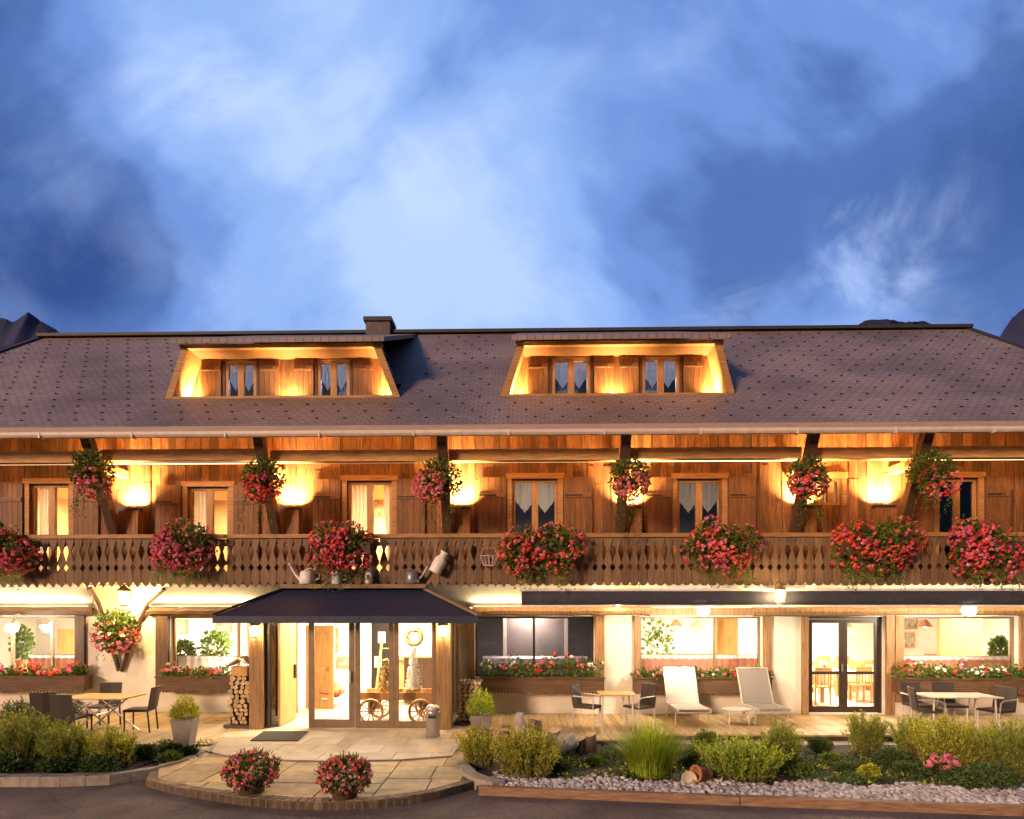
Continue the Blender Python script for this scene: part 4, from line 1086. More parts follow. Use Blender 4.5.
for i, a in enumerate(HB): hanging_basket(*a[:6], 200+i, a[6], a[7])
# basket on the forked strut
def fork_basket():
    random.seed(300); y = YW-.28; X, Z = at(116, 634, y)
    t = thing('pillar_basket', 'bushy pink flower basket hung in the forked branch on the left pillar', 'flower basket', (X, y, Z))
    b = MB(); b.lathe([(.04, -.22), (.15, -.18), (.2, .0)], n=14); b.build('basket_bowl', M['dark'], t)
    b = MB(); leafball(b, (0, 0, .08), (.5, .26, .5), 900, .10, .2)
    for _ in range(10): trail(b, (rnd(-.4, .4), -.1, -.2), rnd(.2, .45), 10, .05)
    b.build('foliage', M['leaf'], t, recalc=False)
    b = MB(); blossoms(b, (0, 0, -.08), (.55, .3, .38), 100, .034, [2, 2, 4, 0], 5, .75, lambda p, d: d.y < .4); b.build('blossoms', [M[f] for f in FL], t, recalc=False)
fork_basket()
def window_box(px0, px1, mis, label, seed, nb, boxm='darkx', h=.27, skirt=True, hole=None):
    random.seed(seed); y0, y1 = YW-.36, YW-.075; x0, x1 = ax(px0, YW-.3), ax(px1, YW-.3); w = (x1-x0)/2
    t = thing('window_box', label, 'window box', ((x0+x1)/2, YW-.2, .56), 0, 'flower boxes under the ground-floor windows')
    b = MB(); b.box(-w, w, -.16, .12, 0, .30); b.box(-w-.02, w+.02, -.185, .125, .302, .335)
    if skirt:
        n = int(2*w/.075)
        for i in range(n):
            a = -w+2*w*i/n; c = a+2*w/n-.004; b.prism([(a, .0), ((a+c)/2, -.055), (c, 0), (c, .1), (a, .1)], -.178, -.1605, 'Y')
    b.build('box', M[boxm], t)
    b = MB(); c = MB(); n = int(2*w/.16)
    for i in range(n):
        x = -w+.1+(2*w-.2)*(i+.5)/n+rnd(-.05, .05); hh_ = h*rnd(.55, 1.15); cc = (x, -.03, .30+hh_*.45)
        leafball(b, cc, (.17, .17, hh_*.6), 75, .085, .1)
        if hole and hole[0] < i/n < hole[1]: continue
        m_ = [random.choice(mis)]; blossoms(c, (x, -.06, .32+hh_*.6), (.17, .17, hh_*.5), random.randint(0, nb), .030, m_, 7, .7, lambda p, d: d.y < .35 and d.z > -.35)
    b.build('foliage', M['leaf'], t, recalc=False); c.build('blossoms', [M[f] for f in FL], t, recalc=False)
window_box(-60, 86, [0, 0, 3, 4], 'window box of red and white flowers under the leftmost window', 401, 6)
window_box(157, 229, [3, 2, 0, 4], 'window box of magenta and white flowers left of the firewood stack', 402, 6)
window_box(481, 604, [0, 4, 0, 2, 0], 'window box of tall red and white flowers under the dark window', 403, 6, h=.5)
window_box(634, 771, [2, 4, 0], 'mostly green window box with few flowers behind the loungers', 404, 3, h=.27)
window_box(897, 1040, [0, 4, 2, 4], 'window box of white and red flowers under the rightmost window', 405, 5, h=.34)

def pos(px, py, z): X, Y = gr(px, py, z); return (X, Y, z)
def pxm(py, z): return (CAMH-z)/(py-HOR)        # metres per pixel at a spot on the ground
def bush(kind, px, py, wpx, hpx, label, seed, z=-.07, group=None, name=None, m=None, cat='shrub'):
    random.seed(seed); k = pxm(py, z); w = wpx*k/2; h = hpx*k; t = thing(name or 'shrub', label, cat, pos(px, py, z), 0, group)
    if kind == 'feather':                            # many upright stems with fine leaflets
        st = MB(); b = MB(); n = int(110*w*h*4)+60; h *= 1.3; w *= 1.1
        for _ in range(n):
            q = rnd(0, 6.28); rr = math.sqrt(random.random()); bx, by = w*.55*rr*math.cos(q), w*.45*rr*math.sin(q)
            L = h*rnd(.55, 1.05)*(1-.35*rr); tip = Vector((bx*1.75+rnd(-.06, .06), by*1.6+rnd(-.06, .06), L)); p0 = Vector((bx, by, 0)); mid = p0.lerp(tip, .5)+Vector((-bx*.15, -by*.15, .03))
            st.tube([p0, mid, tip], [.005, .004, .002], 3, cap=False); m_ = max(7, int(L/.035))
            for i in range(m_):
                s_ = .18+.82*i/m_; a = p0.lerp(mid, s_*2) if s_ < .5 else mid.lerp(tip, s_*2-1)
                for _k in range(2): b.leaf(a, Vector((rnd(-1, 1), rnd(-1, 1), rnd(.2, 1.1))), rvec(), rnd(.04, .085), rnd(.012, .021))
        st.build('stems', M['bark'], t, recalc=False); b.build('foliage', M[m or 'herb'], t, recalc=False)
    elif kind == 'grass':
        b = MB()
        for _ in range(2400):
            q = rnd(0, 6.28); rr = math.sqrt(random.random()); bx, by = w*.5*rr*math.cos(q), w*.4*rr*math.sin(q); L = h*rnd(.6, 1.15)
            dx, dy = math.cos(q)*rr*w*.6+rnd(-.12, .12), math.sin(q)*rr*w*.5+rnd(-.12, .12); wd = rnd(.004, .009); pv = []
            for i in range(5):
                s_ = i/4; pv.append(Vector((bx+dx*s_*s_*1.1, by+dy*s_*s_, L*(s_-.28*s_*s_*rr*1.2))))
            sd_ = Vector((-dy-.02, dx+.02, 0)).normalized(); base = len(b.v)
            for i, p in enumerate(pv):
                ww = wd*(1-.9*i/4); b.v += [tuple(p-sd_*ww), tuple(p+sd_*ww)]
            for i in range(4): b.f.append((base+2*i, base+2*i+1, base+2*i+3, base+2*i+2)); b.m.append(0)
        b.build('blades', M[m or 'grassb'], t, recalc=False)
    elif kind == 'round':
        b = MB()
        for _ in range(7): leafball(b, (rnd(-.45, .45)*w, rnd(-.4, .4)*w, h*rnd(.35, .62)), (w*.62, w*.55, h*.42), 230, .05, .3)
        b.build('foliage', M[m or 'leaf'], t, recalc=False)
        s_ = MB(); s_.tube([(0, 0, -.02), (0, 0, h*.4)], [.02, .012], 6); s_.build('stem', M['bark'], t)
    return t
B = 'plants in the left planting bed'
ZB = -.04
bush('feather', 22, 762, 66, 46, 'tall feathery bush at the left end of the left bed', 501, ZB, m='herb', name='feathery_bush')
bush('feather', 66, 766, 56, 39, 'feathery bush in front of the dark wicker chairs', 502, ZB, m='herb', name='feathery_bush')
bush('feather', 112, 768, 46, 37, 'yellow green feathery bush at the right end of the left bed clump', 503, ZB, m='leafy', name='feathery_bush')
bush('feather', 40, 730, 90, 30, 'dark hedge-like bush behind the left bed, beside the wicker chairs', 504, ZB, m='leafd', name='feathery_bush')
bush('round', 8, 772, 40, 20, 'low dark cushion at the left edge on the kerb', 505, ZB, m='leafd', name='low_cushion', cat='low plant')
bush('round', 55, 773, 46, 17, 'low dark cushion along the kerb below the feathery bush', 506, ZB, m='leafd', name='low_cushion', cat='low plant')
bush('round', 102, 773, 46, 17, 'low dark cushion on the kerb at the bend', 507, ZB, m='leafd', name='low_cushion', cat='low plant')
bush('round', 146, 759, 20, 15, 'small dark green tuft right of the feathery bushes', 508, ZB, m='leaf', name='low_tuft', cat='low plant')
bush('round', 170, 762, 22, 10, 'flat green tuft nearest the kerb of the left bed', 509, ZB, m='leaf', name='low_tuft', cat='low plant')
bush('round', 190, 756, 18, 9, 'flat dark tuft at the pointed tip of the left bed', 510, ZB, m='leafd', name='low_tuft', cat='low plant')
bush('round', 172, 752, 20, 9, 'flat tuft behind the others beneath the tall grey planter', 511, ZB, m='leaf', name='low_tuft', cat='low plant')
ZR2 = -.085
bush('feather', 480, 767, 46, 36, 'small heather bush at the rounded stone kerb', 521, ZR2, m='leafy', name='heather_bush')
bush('feather', 528, 778, 78, 44, 'large yellow green heather bush left of the stumps', 522, ZR2, m='leafy', name='heather_bush')
bush('grass', 650, 775, 80, 58, 'bright fountain grass clump in the middle of the right bed', 523, ZR2, m='grassb', name='grass_clump', cat='ornamental grass')
bush('feather', 742, 780, 96, 40, 'wide yellow green leafy bush below the loungers', 524, ZR2, m='grassb', name='leafy_bush')
bush('feather', 782, 768, 42, 40, 'leafy bush leaning right of the wide yellow green bush', 525, ZR2, m='herb', name='leafy_bush')
bush('round', 706, 752, 36, 22, 'low red-tinged plant between the fountain grass and the wide bush', 526, ZR2, m='leaf', name='low_tuft', cat='low plant')
bush('feather', 866, 756, 40, 40, 'thin upright herb in front of the terrace step', 527, ZR2, m='herb', name='herb_bush')
bush('feather', 912, 756, 40, 36, 'upright herb right of the double door', 528, ZR2, m='herb', name='herb_bush')
bush('feather', 952, 770, 84, 48, 'tall bushy herb in front of the right garden table', 529, ZR2, m='leafy', name='herb_bush')
bush('feather', 1010, 776, 80, 48, 'tall bushy herb at the right edge of the bed', 530, ZR2, m='herb', name='herb_bush')
bush('round', 985, 788, 70, 22, 'dark spreading cushion at the right end beside the pebbles', 531, ZR2, m='leafd', name='low_cushion', cat='low plant')
bush('round', 868, 779, 21, 14, 'small pale green ball plant by the pebbles', 532, ZR2, m='leafy', name='low_tuft', cat='low plant')
bush('round', 828, 764, 16, 10, 'small green tuft on bare soil below the step', 533, ZR2, m='leaf', name='low_tuft', cat='low plant')
bush('round', 595, 765, 16, 8, 'tiny green tuft beneath the standing stumps', 534, ZR2, m='leaf', name='low_tuft', cat='low plant')
bush('round', 905, 775, 24, 12, 'dark low tuft left of the pink rose plant', 535, ZR2, m='leafd', name='low_tuft', cat='low plant')
for i, (px, py, w, h, mm, lb) in enumerate([(620, 758, 22, 9, 'leafd', 'dark flat tuft left of the fountain grass, below the stumps'), (560, 772, 26, 10, 'leafd', 'dark flat tuft at the right foot of the large heather bush'),
        (800, 775, 30, 16, 'leaf', 'green tuft at the right foot of the leafy leaning bush'), (845, 772, 20, 9, 'leafd', 'flat dark tuft left of the pale green ball plant'), (690, 764, 26, 16, 'leaf', 'green tuft squeezed beside the fountain grass above the fallen pot'),
        (890, 764, 26, 14, 'leafd', 'dark tuft between the two upright herbs'), (820, 752, 26, 14, 'leafd', 'dark tuft against the terrace step, beside the thin upright herb')]):
    bush('round', px, py, w, h, lb, 600+i, ZR2, m=mm, name='low_tuft', cat='low plant')
def ground_cover(name, poly_px, n, z, seed, m):
    random.seed(seed); b = MB(); xs_ = [p[0] for p in poly_px]; x0, x1 = min(xs_), max(xs_); k = 0
    top = lambda px: max(735, min(p[1] for p in poly_px)); 
    while k < n:
        px = rnd(x0, x1); py = rnd(min(p[1] for p in poly_px), max(p[1] for p in poly_px))
        reg = ccw(poly_px); ins = all((reg[(i+1) % len(reg)][0]-reg[i][0])*(py-reg[i][1])-(reg[(i+1) % len(reg)][1]-reg[i][1])*(px-reg[i][0]) >= 0 for i in range(len(reg)))
        if not ins: continue
        if math.sin(px*.13+seed)+math.sin(py*.31+px*.05) < rnd(-1.2, .9): continue
        k += 1; X, Y = gr(px, py, z); r = rnd(.04, .13)
        for _ in range(9):
            d = rvec(); d.z = abs(d.z)*.8; b.leaf(Vector((X+d.x*r, Y+d.y*r, z+rnd(0, .05))), d, rvec(), rnd(.03, .09), rnd(.012, .035))
    return struct(b.build(name, M[m], recalc=False), 'stuff')
ground_cover('ground_cover', [(500, 778), (1030, 790), (1030, 748), (520, 748)], 1500, -.08, 3, 'leafd')
ground_cover('fallen_leaves', [(500, 778), (1030, 790), (1030, 748), (520, 748)], 120, -.078, 8, 'leafy')
ground_cover('ground_cover', [(-20, 772), (110, 770), (200, 752), (215, 742), (-20, 742)], 700, -.035, 4, 'leafd')
def rose():
    random.seed(540); t = thing('rose_plant', 'low plant with a few pink blooms in the right bed', 'flower', pos(938, 775, ZR2))
    b = MB(); leafball(b, (0, 0, .13), (.3, .2, .14), 240, .06, .2); b.build('foliage', M['leafd'], t, recalc=False)
    b = MB()
    for x, z in ((-.22, .22), (-.1, .30), (.02, .18), (.2, .24), (.1, .3)): blossoms(b, (x, -.12, z), (.04, .04, .04), 3, .035, [2], 8, .5)
    b.build('blossoms', [M[f] for f in FL], t, recalc=False)
rose()
def flower_mound(px, py, w, h, label, seed):
    random.seed(seed); z = ZL+.003; k = pxm(py, z); w *= k/2; h *= k; t = thing('flower_pot', label, 'potted flowers', pos(px, py, z), 0, 'flower pots on the flagstones')
    b = MB(); b.lathe([(w*.45, 0), (w*.58, h*.35), (w*.6, h*.36), (w*.5, h*.355)], n=18); b.build('pot', M['dark'], t)
    b = MB(); leafball(b, (0, 0, h*.52), (w*.95, w*.8, h*.48), 1500, .055, .3)
    for _ in range(60):
        d = rvec(); d.z = abs(d.z); b.leaf(Vector((d.x*w, d.y*w*.8, h*.5+d.z*h*.5)), d+Vector((0, 0, .6)), rvec(), .10, .02)
    b.build('foliage', M['leaf'], t, recalc=False)
    b = MB(); blossoms(b, (0, 0, h*.52), (w, w*.85, h*.5), 170, .021, [0, 2, 2, 1, 3], 4, .85, lambda p, d: d.z > -.6); b.build('blossoms', [M[f] for f in FL], t, recalc=False)
flower_mound(251, 792, 55, 39, 'low mound of red and pink flowers, left one on the flagstones', 551)
flower_mound(345, 797, 53, 40, 'low mound of red and pink flowers, right one on the flagstones', 552)
def planter(px, py, wt, wb, hp, hb, label, seed, m):
    random.seed(seed); k = pxm(py, 0); t = thing('tall_planter', label, 'planter', pos(px, py, .004), R(4), 'tapered planters beside the porch')
    a, c, h = wt*k/2, wb*k/2, hp*k
    b = MB(); vs = [(-c, -c, 0), (c, -c, 0), (c, c, 0), (-c, c, 0), (-a, -a, h), (a, -a, h), (a, a, h), (-a, a, h)]; i_ = a-.03
    vs += [(-i_, -i_, h), (i_, -i_, h), (i_, i_, h), (-i_, i_, h), (-i_, -i_, h-.06), (i_, -i_, h-.06), (i_, i_, h-.06), (-i_, i_, h-.06)]
    b.add(vs, [(3, 2, 1, 0), (0, 1, 5, 4), (1, 2, 6, 5), (2, 3, 7, 6), (3, 0, 4, 7), (4, 5, 9, 8), (5, 6, 10, 9), (6, 7, 11, 10), (7, 4, 8, 11), (8, 9, 13, 12), (9, 10, 14, 13), (10, 11, 15, 14), (11, 8, 12, 15), (12, 13, 14, 15)])
    b.build('pot', M['greypot'], t, recalc=False)
    b = MB(); w = wt*k*.62
    for _ in range(1100):
        d = rvec(); d.z = abs(d.z)*1.2-.1; p0 = Vector((d.x*a*.5, d.y*a*.5, h-.05)); p1 = Vector((d.x*w, d.y*w, h+.04+max(0, d.z)*hb*k*.9)); q = p0.lerp(p1, rnd(.45, 1)); b.leaf(q, (p1-p0)+rvec()*.12, rvec(), rnd(.05, .10), .018)
    b.build('foliage', M[m], t, recalc=False)
planter(185, 748, 20, 13, 30, 19, 'tall tapered grey planter with a clipped bush on the left terrace', 561, 'leafy')
planter(481, 735, 22, 17, 21, 22, 'tapered grey planter with a grassy bush right of the porch', 562, 'grassb')

# ------------------------------------------------------------------ garden furniture
def chair(name, label, style, loc, rz):
    """faces -Y; seat .45 m"""
    t = thing(name, label, 'chair', loc, rz, 'dark wicker terrace chairs' if style == 'wicker' else 'metal terrace armchairs'); fm = 'wicker' if style == 'wicker' else 'alu'
    b = MB(); b.box(-.23, .23, -.24, .22, .42, .465); b.build('seat', M['wicker'], t)
    b = MB(); n = 5; vs = []
    for j in range(n+1):
        z = .46+.44*j/n; y = .21+.07*(j/n)
        for x in (-.22, 0, .22): vs += [(x, y+(.025 if x == 0 else 0), z)]
    fs = [(j*3+i, j*3+i+1, (j+1)*3+i+1, (j+1)*3+i) for j in range(n) for i in range(2)]
    b.add(vs, fs); b.add([(x, y+.03, z) for x, y, z in vs], [f[::-1] for f in fs]); N_ = 3*(n+1)
    edge = [0, 1, 2]+[3*j+2 for j in range(1, n+1)]+[3*n+1, 3*n]+[3*j for j in range(n-1, 0, -1)]
    b2 = MB(); b2.add(vs+[(x, y+.03, z) for x, y, z in vs], fs+[tuple(N_+q for q in f[::-1]) for f in fs]+[(edge[i], edge[(i+1) % len(edge)], N_+edge[(i+1) % len(edge)], N_+edge[i]) for i in range(len(edge))])
    b2.build('backrest', M['wicker'], t)
    for x in (-.21, .21):
        b = MB(); b.tube([(x, -.22, 0), (x, -.22, .42)], .017, 6); b.build('leg', M[fm], t)
        b = MB(); b.tube([(x, .25, 0), (x, .21, .42)], .017, 6); b.build('leg', M[fm], t)
        if style != 'wicker':
            s_ = 1 if x > 0 else -1
            b = MB(); b.tube([(x+s_*.015, -.22, .43), (x+s_*.04, -.23, .62), (x+s_*.04, -.15, .66), (x+s_*.03, .24, .67)], .014, 6); b.build('armrest', M[fm], t)
    return t
def table(name, label, px, py, w, d, style, rz=0):
    z = .74; dd = FPX*(CAMH-z)/(py-HOR); xc = (px-512)/FPX*dd; X, Y = xc*CA-dd*SA, xc*SA+dd*CA
    t = thing(name, label, 'table', (X, Y, .003), rz)
    b = MB(); n = 6
    for i in range(n): b.box(-w/2+.004, w/2-.004, -d/2+d*i/n+.003, -d/2+d*(i+1)/n-.003, .715, .74)
    b.build('tabletop', M['tabletop' if style != 'pale' else 'slab'], t)
    if style == 'x':
        for s_ in (-1, 1):
            for q in (-1, 1):
                b = MB(); b.tube([(q*w*.42, s_*d*.36, .0), (-q*w*.3, s_*d*.36+q*.012, .71)], .018, 6); b.build('leg', M['alu'], t)
        b = MB(); b.tube([(0, -d*.36, .40), (0, d*.36, .40)], .014, 6); b.build('stretcher', M['alu'], t)
    else:
        for sx in (-1, 1):
            for sy in (-1, 1):
                b = MB(); b.tube([(sx*w*.44, sy*d*.40, 0), (sx*w*.42, sy*d*.38, .715)], .02, 6); b.build('leg', M['alu'], t)
    return t, X, Y
t, tx, ty = table('garden_table', 'yellow wooden garden table with crossed pale legs on the left terrace', 104, 696, 1.25, .8, 'x')
chair('wicker_chair', 'dark wicker chair with its back to us at the left end of the yellow table', 'wicker', (tx-.78, ty-.42, .003), R(195))
chair('wicker_chair', 'dark wicker chair with its back to us, nearest to the feathery bushes', 'wicker', (tx-.12, ty-.72, .003), R(176))
chair('wicker_chair', 'dark wicker chair at the right end of the yellow table, seen from the side', 'wicker', (tx+.62, ty+.2, .003), R(-80))
chair('wicker_chair', 'dark wicker chair behind the yellow table, against the left pillar', 'wicker', (tx-.42, ty+.62, .003), R(6))
t, tx, ty = table('bistro_table', 'small square pale bistro table in front of the narrow pillar', 616, 693, .72, .62, 'y')
chair('terrace_armchair', 'metal armchair left of the small bistro table', 'metal', (tx-.58, ty+.12, .003), R(62))
chair('terrace_armchair', 'metal armchair right of the small bistro table', 'metal', (tx+.5, ty+.12, .003), R(-58))
t, tx, ty = table('garden_table', 'long pale garden table below the rightmost window', 955, 695, 1.42, .75, 'pale')
chair('terrace_armchair', 'metal armchair at the left end of the long pale table', 'metal', (tx-.62, ty-.12, .003), R(75))
chair('terrace_armchair', 'metal armchair behind the long pale table, left one', 'metal', (tx-.35, ty+.6, .003), R(5))
chair('terrace_armchair', 'metal armchair behind the long pale table, right one', 'metal', (tx+.3, ty+.6, .003), R(-4))
chair('terrace_armchair', 'metal armchair at the right end of the long pale table', 'metal', (tx+.78, ty-.05, .003), R(-70))
def lounger(px, py, label, mm, rz):
    X, Y = gr(px, py, 0); t = thing('sun_lounger', label, 'lounger', (X, Y, .003), rz, 'sun loungers on the terrace')
    w = .33
    b = MB(); b.box(-w, w, -.02, .82, .355, .372); b.build('seat_sling', M[mm], t)
    b = MB(); M3 = Matrix.Rotation(R(-24), 3, 'X'); b.obox((0, .82+.17, .37+.37), (2*w, .018, .80), M3); b.build('back_sling', M[mm], t)
    b = MB()
    for s_ in (-1, 1):
        x = s_*(w+.02); b.tube([(x, -.04, .30), (x, .0, .36), (x, .82, .36), (x, 1.17, 1.13)], .017, 6)
    b.tube([(-w-.02, 1.17, 1.13), (w+.02, 1.17, 1.13)], .017, 6); b.tube([(-w-.02, -.04, .30), (w+.02, -.04, .30)], .017, 6)
    b.build('frame', M['alu'], t)
    for s_ in (-1, 1):
        x = s_*(w+.02)
        b = MB(); b.tube([(x, .1, .35), (x, .18, 0)], .015, 6); b.build('leg', M['alu'], t)
        b = MB(); b.tube([(x, .62, .35), (x, .95, 0)], .015, 6); b.build('leg', M['alu'], t)
lounger(694, 727, 'cream sun lounger with a raised back, nearest the bistro table', 'sling', R(2))
lounger(775, 727, 'grey-backed sun lounger in front of the white pillar by the double door', 'greysling', R(4))
X, Y = gr(737, 724, 0); t = thing('side_table', 'low oval side table between the two sun loungers', 'side table', (X, Y, .003))
b = MB(); b.lathe([(.30, .30), (.31, .31), (.31, .32), (.3, .33)], n=24, sy=.8); b.build('tabletop', M['sling'], t)
for q in (.6, 2.5, 3.8, 5.6):
    b = MB(); b.tube([(.24*math.cos(q), .2*math.sin(q), .3), (.27*math.cos(q), .22*math.sin(q), 0)], .012, 6); b.build('leg', M['alu'], t)

# ------------------------------------------------------------------ small things outside
def log_end(b, x, z, r, y0, y1, rg):
    n = 9; pts = [(x+r*rg.uniform(.8, 1.1)*math.cos(2*math.pi*i/n), z+r*rg.uniform(.75, 1.1)*math.sin(2*math.pi*i/n)) for i in range(n)]
    b.prism(pts, y0, y1, 'Y', 1)
    for i in range(len(b.m)-(n+2), len(b.m)-n): b.m[i] = 0
def firewood(x0, x1, h, y0, y1, label, seed):
    rg = random.Random(seed); t = thing('firewood_stack', label, 'firewood', ((x0+x1)/2, (y0+y1)/2, .004), 0, 'firewood stacks beside the porch posts'); w = (x1-x0)/2; dy = (y1-y0)/2
    b = MB(); b.box(-w-.05, w+.05, -dy-.05, dy+.05, 0, .07); b.build('base', M['darkx'], t)
    b = MB(); z = .075
    while z < h:
        r = rg.uniform(.04, .058); x = -w+rg.uniform(0, .06)
        while x < w-.03:
            rr = r*rg.uniform(.85, 1.15); log_end(b, x+rr, z+r, rr, -dy+rg.uniform(-.04, .04), dy, rg); x += 2*rr+.004
        z += 2*r*.9
    b.build('logs', [M['logend'], M['log']], t)
    return t
xa, xb = ax(229, 13.3), ax(249.5, 13.3)
firewood(xa, xb, .98, 13.2, 13.7, 'tall firewood stack under the birdhouse left of the porch', 31)
t = thing('birdhouse', 'small wooden birdhouse with a pale roof on top of the firewood stack', 'birdhouse', ((xa+xb)/2, 13.45, 1.07))
b = MB(); b.box(-.17, .17, -.15, .15, 0, .2); b.build('box', M['oak'], t)
b = MB(); b.prism([(-.28, .19), (0, .36), (.28, .19), (.28, .22), (0, .40), (-.28, .22)], -.22, .22, 'Y'); b.build('roof', M['sling'], t)
xa, xb = ax(457, 13.6), ax(480, 13.6)
firewood(xa, xb, .92, 13.6, 14.1, 'firewood stack with split logs right of the porch', 37)
def ashbin():
    X, Y = gr(433, 736, 0); t = thing('ash_bin', 'cylindrical steel ash bin at the right foot of the porch', 'bin', (X, Y, .004))
    b = MB(); b.lathe([(.13, 0), (.135, .01), (.135, .44), (.14, .45), (.14, .5)], n=24); b.build('body', M['steel'], t, smooth=True)
    b = MB(); b.lathe([(.142, .5), (.142, .56), (.09, .6), (.02, .605)], n=24); b.build('lid', M['alu'], t, smooth=True)
    b = MB(); b.box(-.07, .07, -.147, -.12, .36, .42); b.build('slot', M['iron'], t)
ashbin()
m0, m1, m2, m3 = gr(250, 741, .006), gr(298, 741, .006), gr(308, 731.5, .006), gr(264, 731.5, .006)
b = MB(); b.prism([m0, m1, m2, m3], .004, .018, 'Z'); tag(b.build('doormat', M['mat']), 'dark doormat before the open bay of the porch', 'doormat')
# stumps and boulder
def stump(px, py, wpx, hpx, label, seed, tilt=0, stone=False):
    rg = random.Random(seed); z = ZR2; k = pxm(py, z); r = wpx*k/2; h = hpx*k
    t = thing('boulder' if stone else 'wooden_stump', label, 'boulder' if stone else 'stump', pos(px, py, z), rg.uniform(0, 3), None if stone else 'standing stumps edging the deck')
    b = MB(); n = 12; k2 = 6
    if stone:
        bm = bmesh.new(); bmesh.ops.create_icosphere(bm, subdivisions=3, radius=1)
        for v in bm.verts:
            q = v.co; s_ = 1+.14*math.sin(q.x*4+seed)+.1*math.sin(q.y*6+q.z*5+seed*2); v.co = Vector((q.x*r*s_, q.y*r*s_*.9, h*.5+q.z*h*.5*s_))
        b.add([v.co for v in bm.verts], [[v.index for v in f.verts] for f in bm.faces]); bm.free(); b.build('stone', M['rock'], t, smooth=True)
    else:
        off = [rg.uniform(.85, 1.12) for _ in range(n)]
        for j in range(k2+1):
            for i in range(n):
                q = 2*math.pi*i/n; zz_ = h*j/k2+(.04*math.cos(q+seed) if j == k2 else 0); s_ = r*off[i]*(1.12-.12*j/k2)
                b.v.append((s_*math.cos(q)+tilt*zz_, s_*math.sin(q), zz_))
        for j in range(k2):
            for i in range(n): b.f.append((j*n+i, j*n+(i+1) % n, (j+1)*n+(i+1) % n, (j+1)*n+i)); b.m.append(0)
        b.f.append(tuple(k2*n+i for i in range(n))); b.m.append(1); b.f.append(tuple(range(n))); b.m.append(0)
        b.build('trunk', [M['log'], M['logend']], t)
stump(521, 748, 14, 36, 'tall upright pale boulder left of the stumps', 41, stone=True)
stump(536, 750, 14, 30, 'tallest wooden stump beside the upright boulder', 42)
stump(549, 752, 12, 22, 'leaning stump right of the tallest stump', 43, .25)
stump(566, 754, 24, 20, 'broad rounded boulder amid the stumps', 44, stone=True)
stump(580, 752, 11, 12, 'short squat stump right of the broad boulder', 45)
stump(591, 752, 10, 18, 'rightmost wooden stump beside the terrace step', 46)
stump(505, 748, 11, 16, 'small dark stump behind the large heather bush', 47)
stump(479, 742, 12, 14, 'stump in front of the right tapered planter', 48)
X, Y = gr(702, 783, -.05); t = thing('fallen_pot', 'terracotta pot lying on its side on the pebbles', 'flower pot', (X, Y, .06), R(10))
b = MB(); pr = [(.07, .0), (.075, .01), (.11, .22), (.125, .225), (.125, .27), (.105, .27), (.10, .22), (.06, .02)]; b.lathe(pr, n=20); bo = b.build('pot', M['terra'], t, smooth=True); bo.rotation_euler = (0, R(-84), R(14)); bo.location = (.12, 0, .02)
t = thing('terracotta_disc', 'round terracotta saucer leaning beside the fallen pot', 'saucer', (X-.2, Y-.05, .02), 0)
b = MB(); b.lathe([(.10, -.015), (.115, .02), (.105, .02), (.09, -.005)], n=20); bo = b.build('saucer', M['slab'], t, smooth=True); bo.rotation_euler = (R(75), 0, 0)

# on the shelf of the porch roof
ZSH = ztop+.087; YSH = yt-.09
def watering_can(px, label, m, s, flip=1):
    X = ax(px, YSH); t = thing('watering_can', label, 'watering can', (X, YSH, ZSH), 0, 'watering cans on the porch roof shelf')
    b = MB(); b.lathe([(.13*s, 0), (.14*s, .01), (.125*s, .22*s), (.09*s, .25*s), (.08*s, .25*s), (.085*s, .22*s)], n=18); b.build('body', M[m], t, smooth=True)
    b = MB(); b.tube([(-flip*.11*s, 0, .06*s), (-flip*.22*s, 0, .18*s), (-flip*.31*s, 0, .34*s)], [.03*s, .022*s, .016*s], 8); b.lathe([(.015*s, 0), (.045*s, .05*s), (.04*s, .055*s)], (-flip*.32*s, 0, .34*s), 10); b.build('spout', M[m], t)
    b = MB(); b.tube([(flip*.12*s, 0, .05*s), (flip*.24*s, 0, .12*s), (flip*.22*s, 0, .27*s), (flip*.05*s, 0, .30*s), (-flip*.06*s, 0, .25*s)], .012*s, 6); b.build('handle', M[m], t)
watering_can(307, 'pale enamel watering can on the left of the porch roof shelf', 'enamel', 1.15)
watering_can(412, 'dented grey metal watering can on the right of the porch roof shelf', 'greycan', 1.1, -1)
X = ax(337, YSH); t = thing('enamel_pot', 'pinkish enamel pot under the red geraniums on the porch roof shelf', 'pot', (X, YSH, ZSH))
b = MB(); b.lathe([(.10, 0), (.11, .01), (.12, .22), (.135, .25), (.135, .27), (.11, .265)], n=18); b.build('body', M['enamel'], t, smooth=True)
b = MB(); b.torus((.15, 0, .14), .05, .012, 'Y'); b.build('handle', M['enamel'], t)
X = ax(369, YSH); t = thing('milk_jug', 'slim white jug with a dark oval between the pot and grey can', 'jug', (X, YSH, ZSH))
b = MB(); b.lathe([(.07, 0), (.085, .02), (.085, .2), (.06, .28), (.05, .31), (.06, .335)], n=18); b.build('body', M['enamel'], t, smooth=True)
b = MB(); b.ball((0, -.08, .13), (.035, .012, .055)); b.build('emblem', M['terra'], t)
X, Z = at(440, 563, YB-.1); t = thing('hanging_milk_can', 'pale milk can hanging aslant from the balustrade above the porch', 'milk can', (X, YB-.17, Z))
ro_ = thing('x', '', '') if False else None
b = MB(); b.lathe([(.13, -.24), (.14, -.22), (.14, .06), (.08, .16), (.075, .20), (.10, .24), (.10, .26)], n=18); bo = b.build('body', M['enamel'], t, smooth=True); bo.rotation_euler = (0, R(28), 0)
b = MB(); b.tube([(.06, 0, .2), (.09, .08, .34), (.1, .16, .45)], .008, 5); b.build('handle', M['iron'], t)
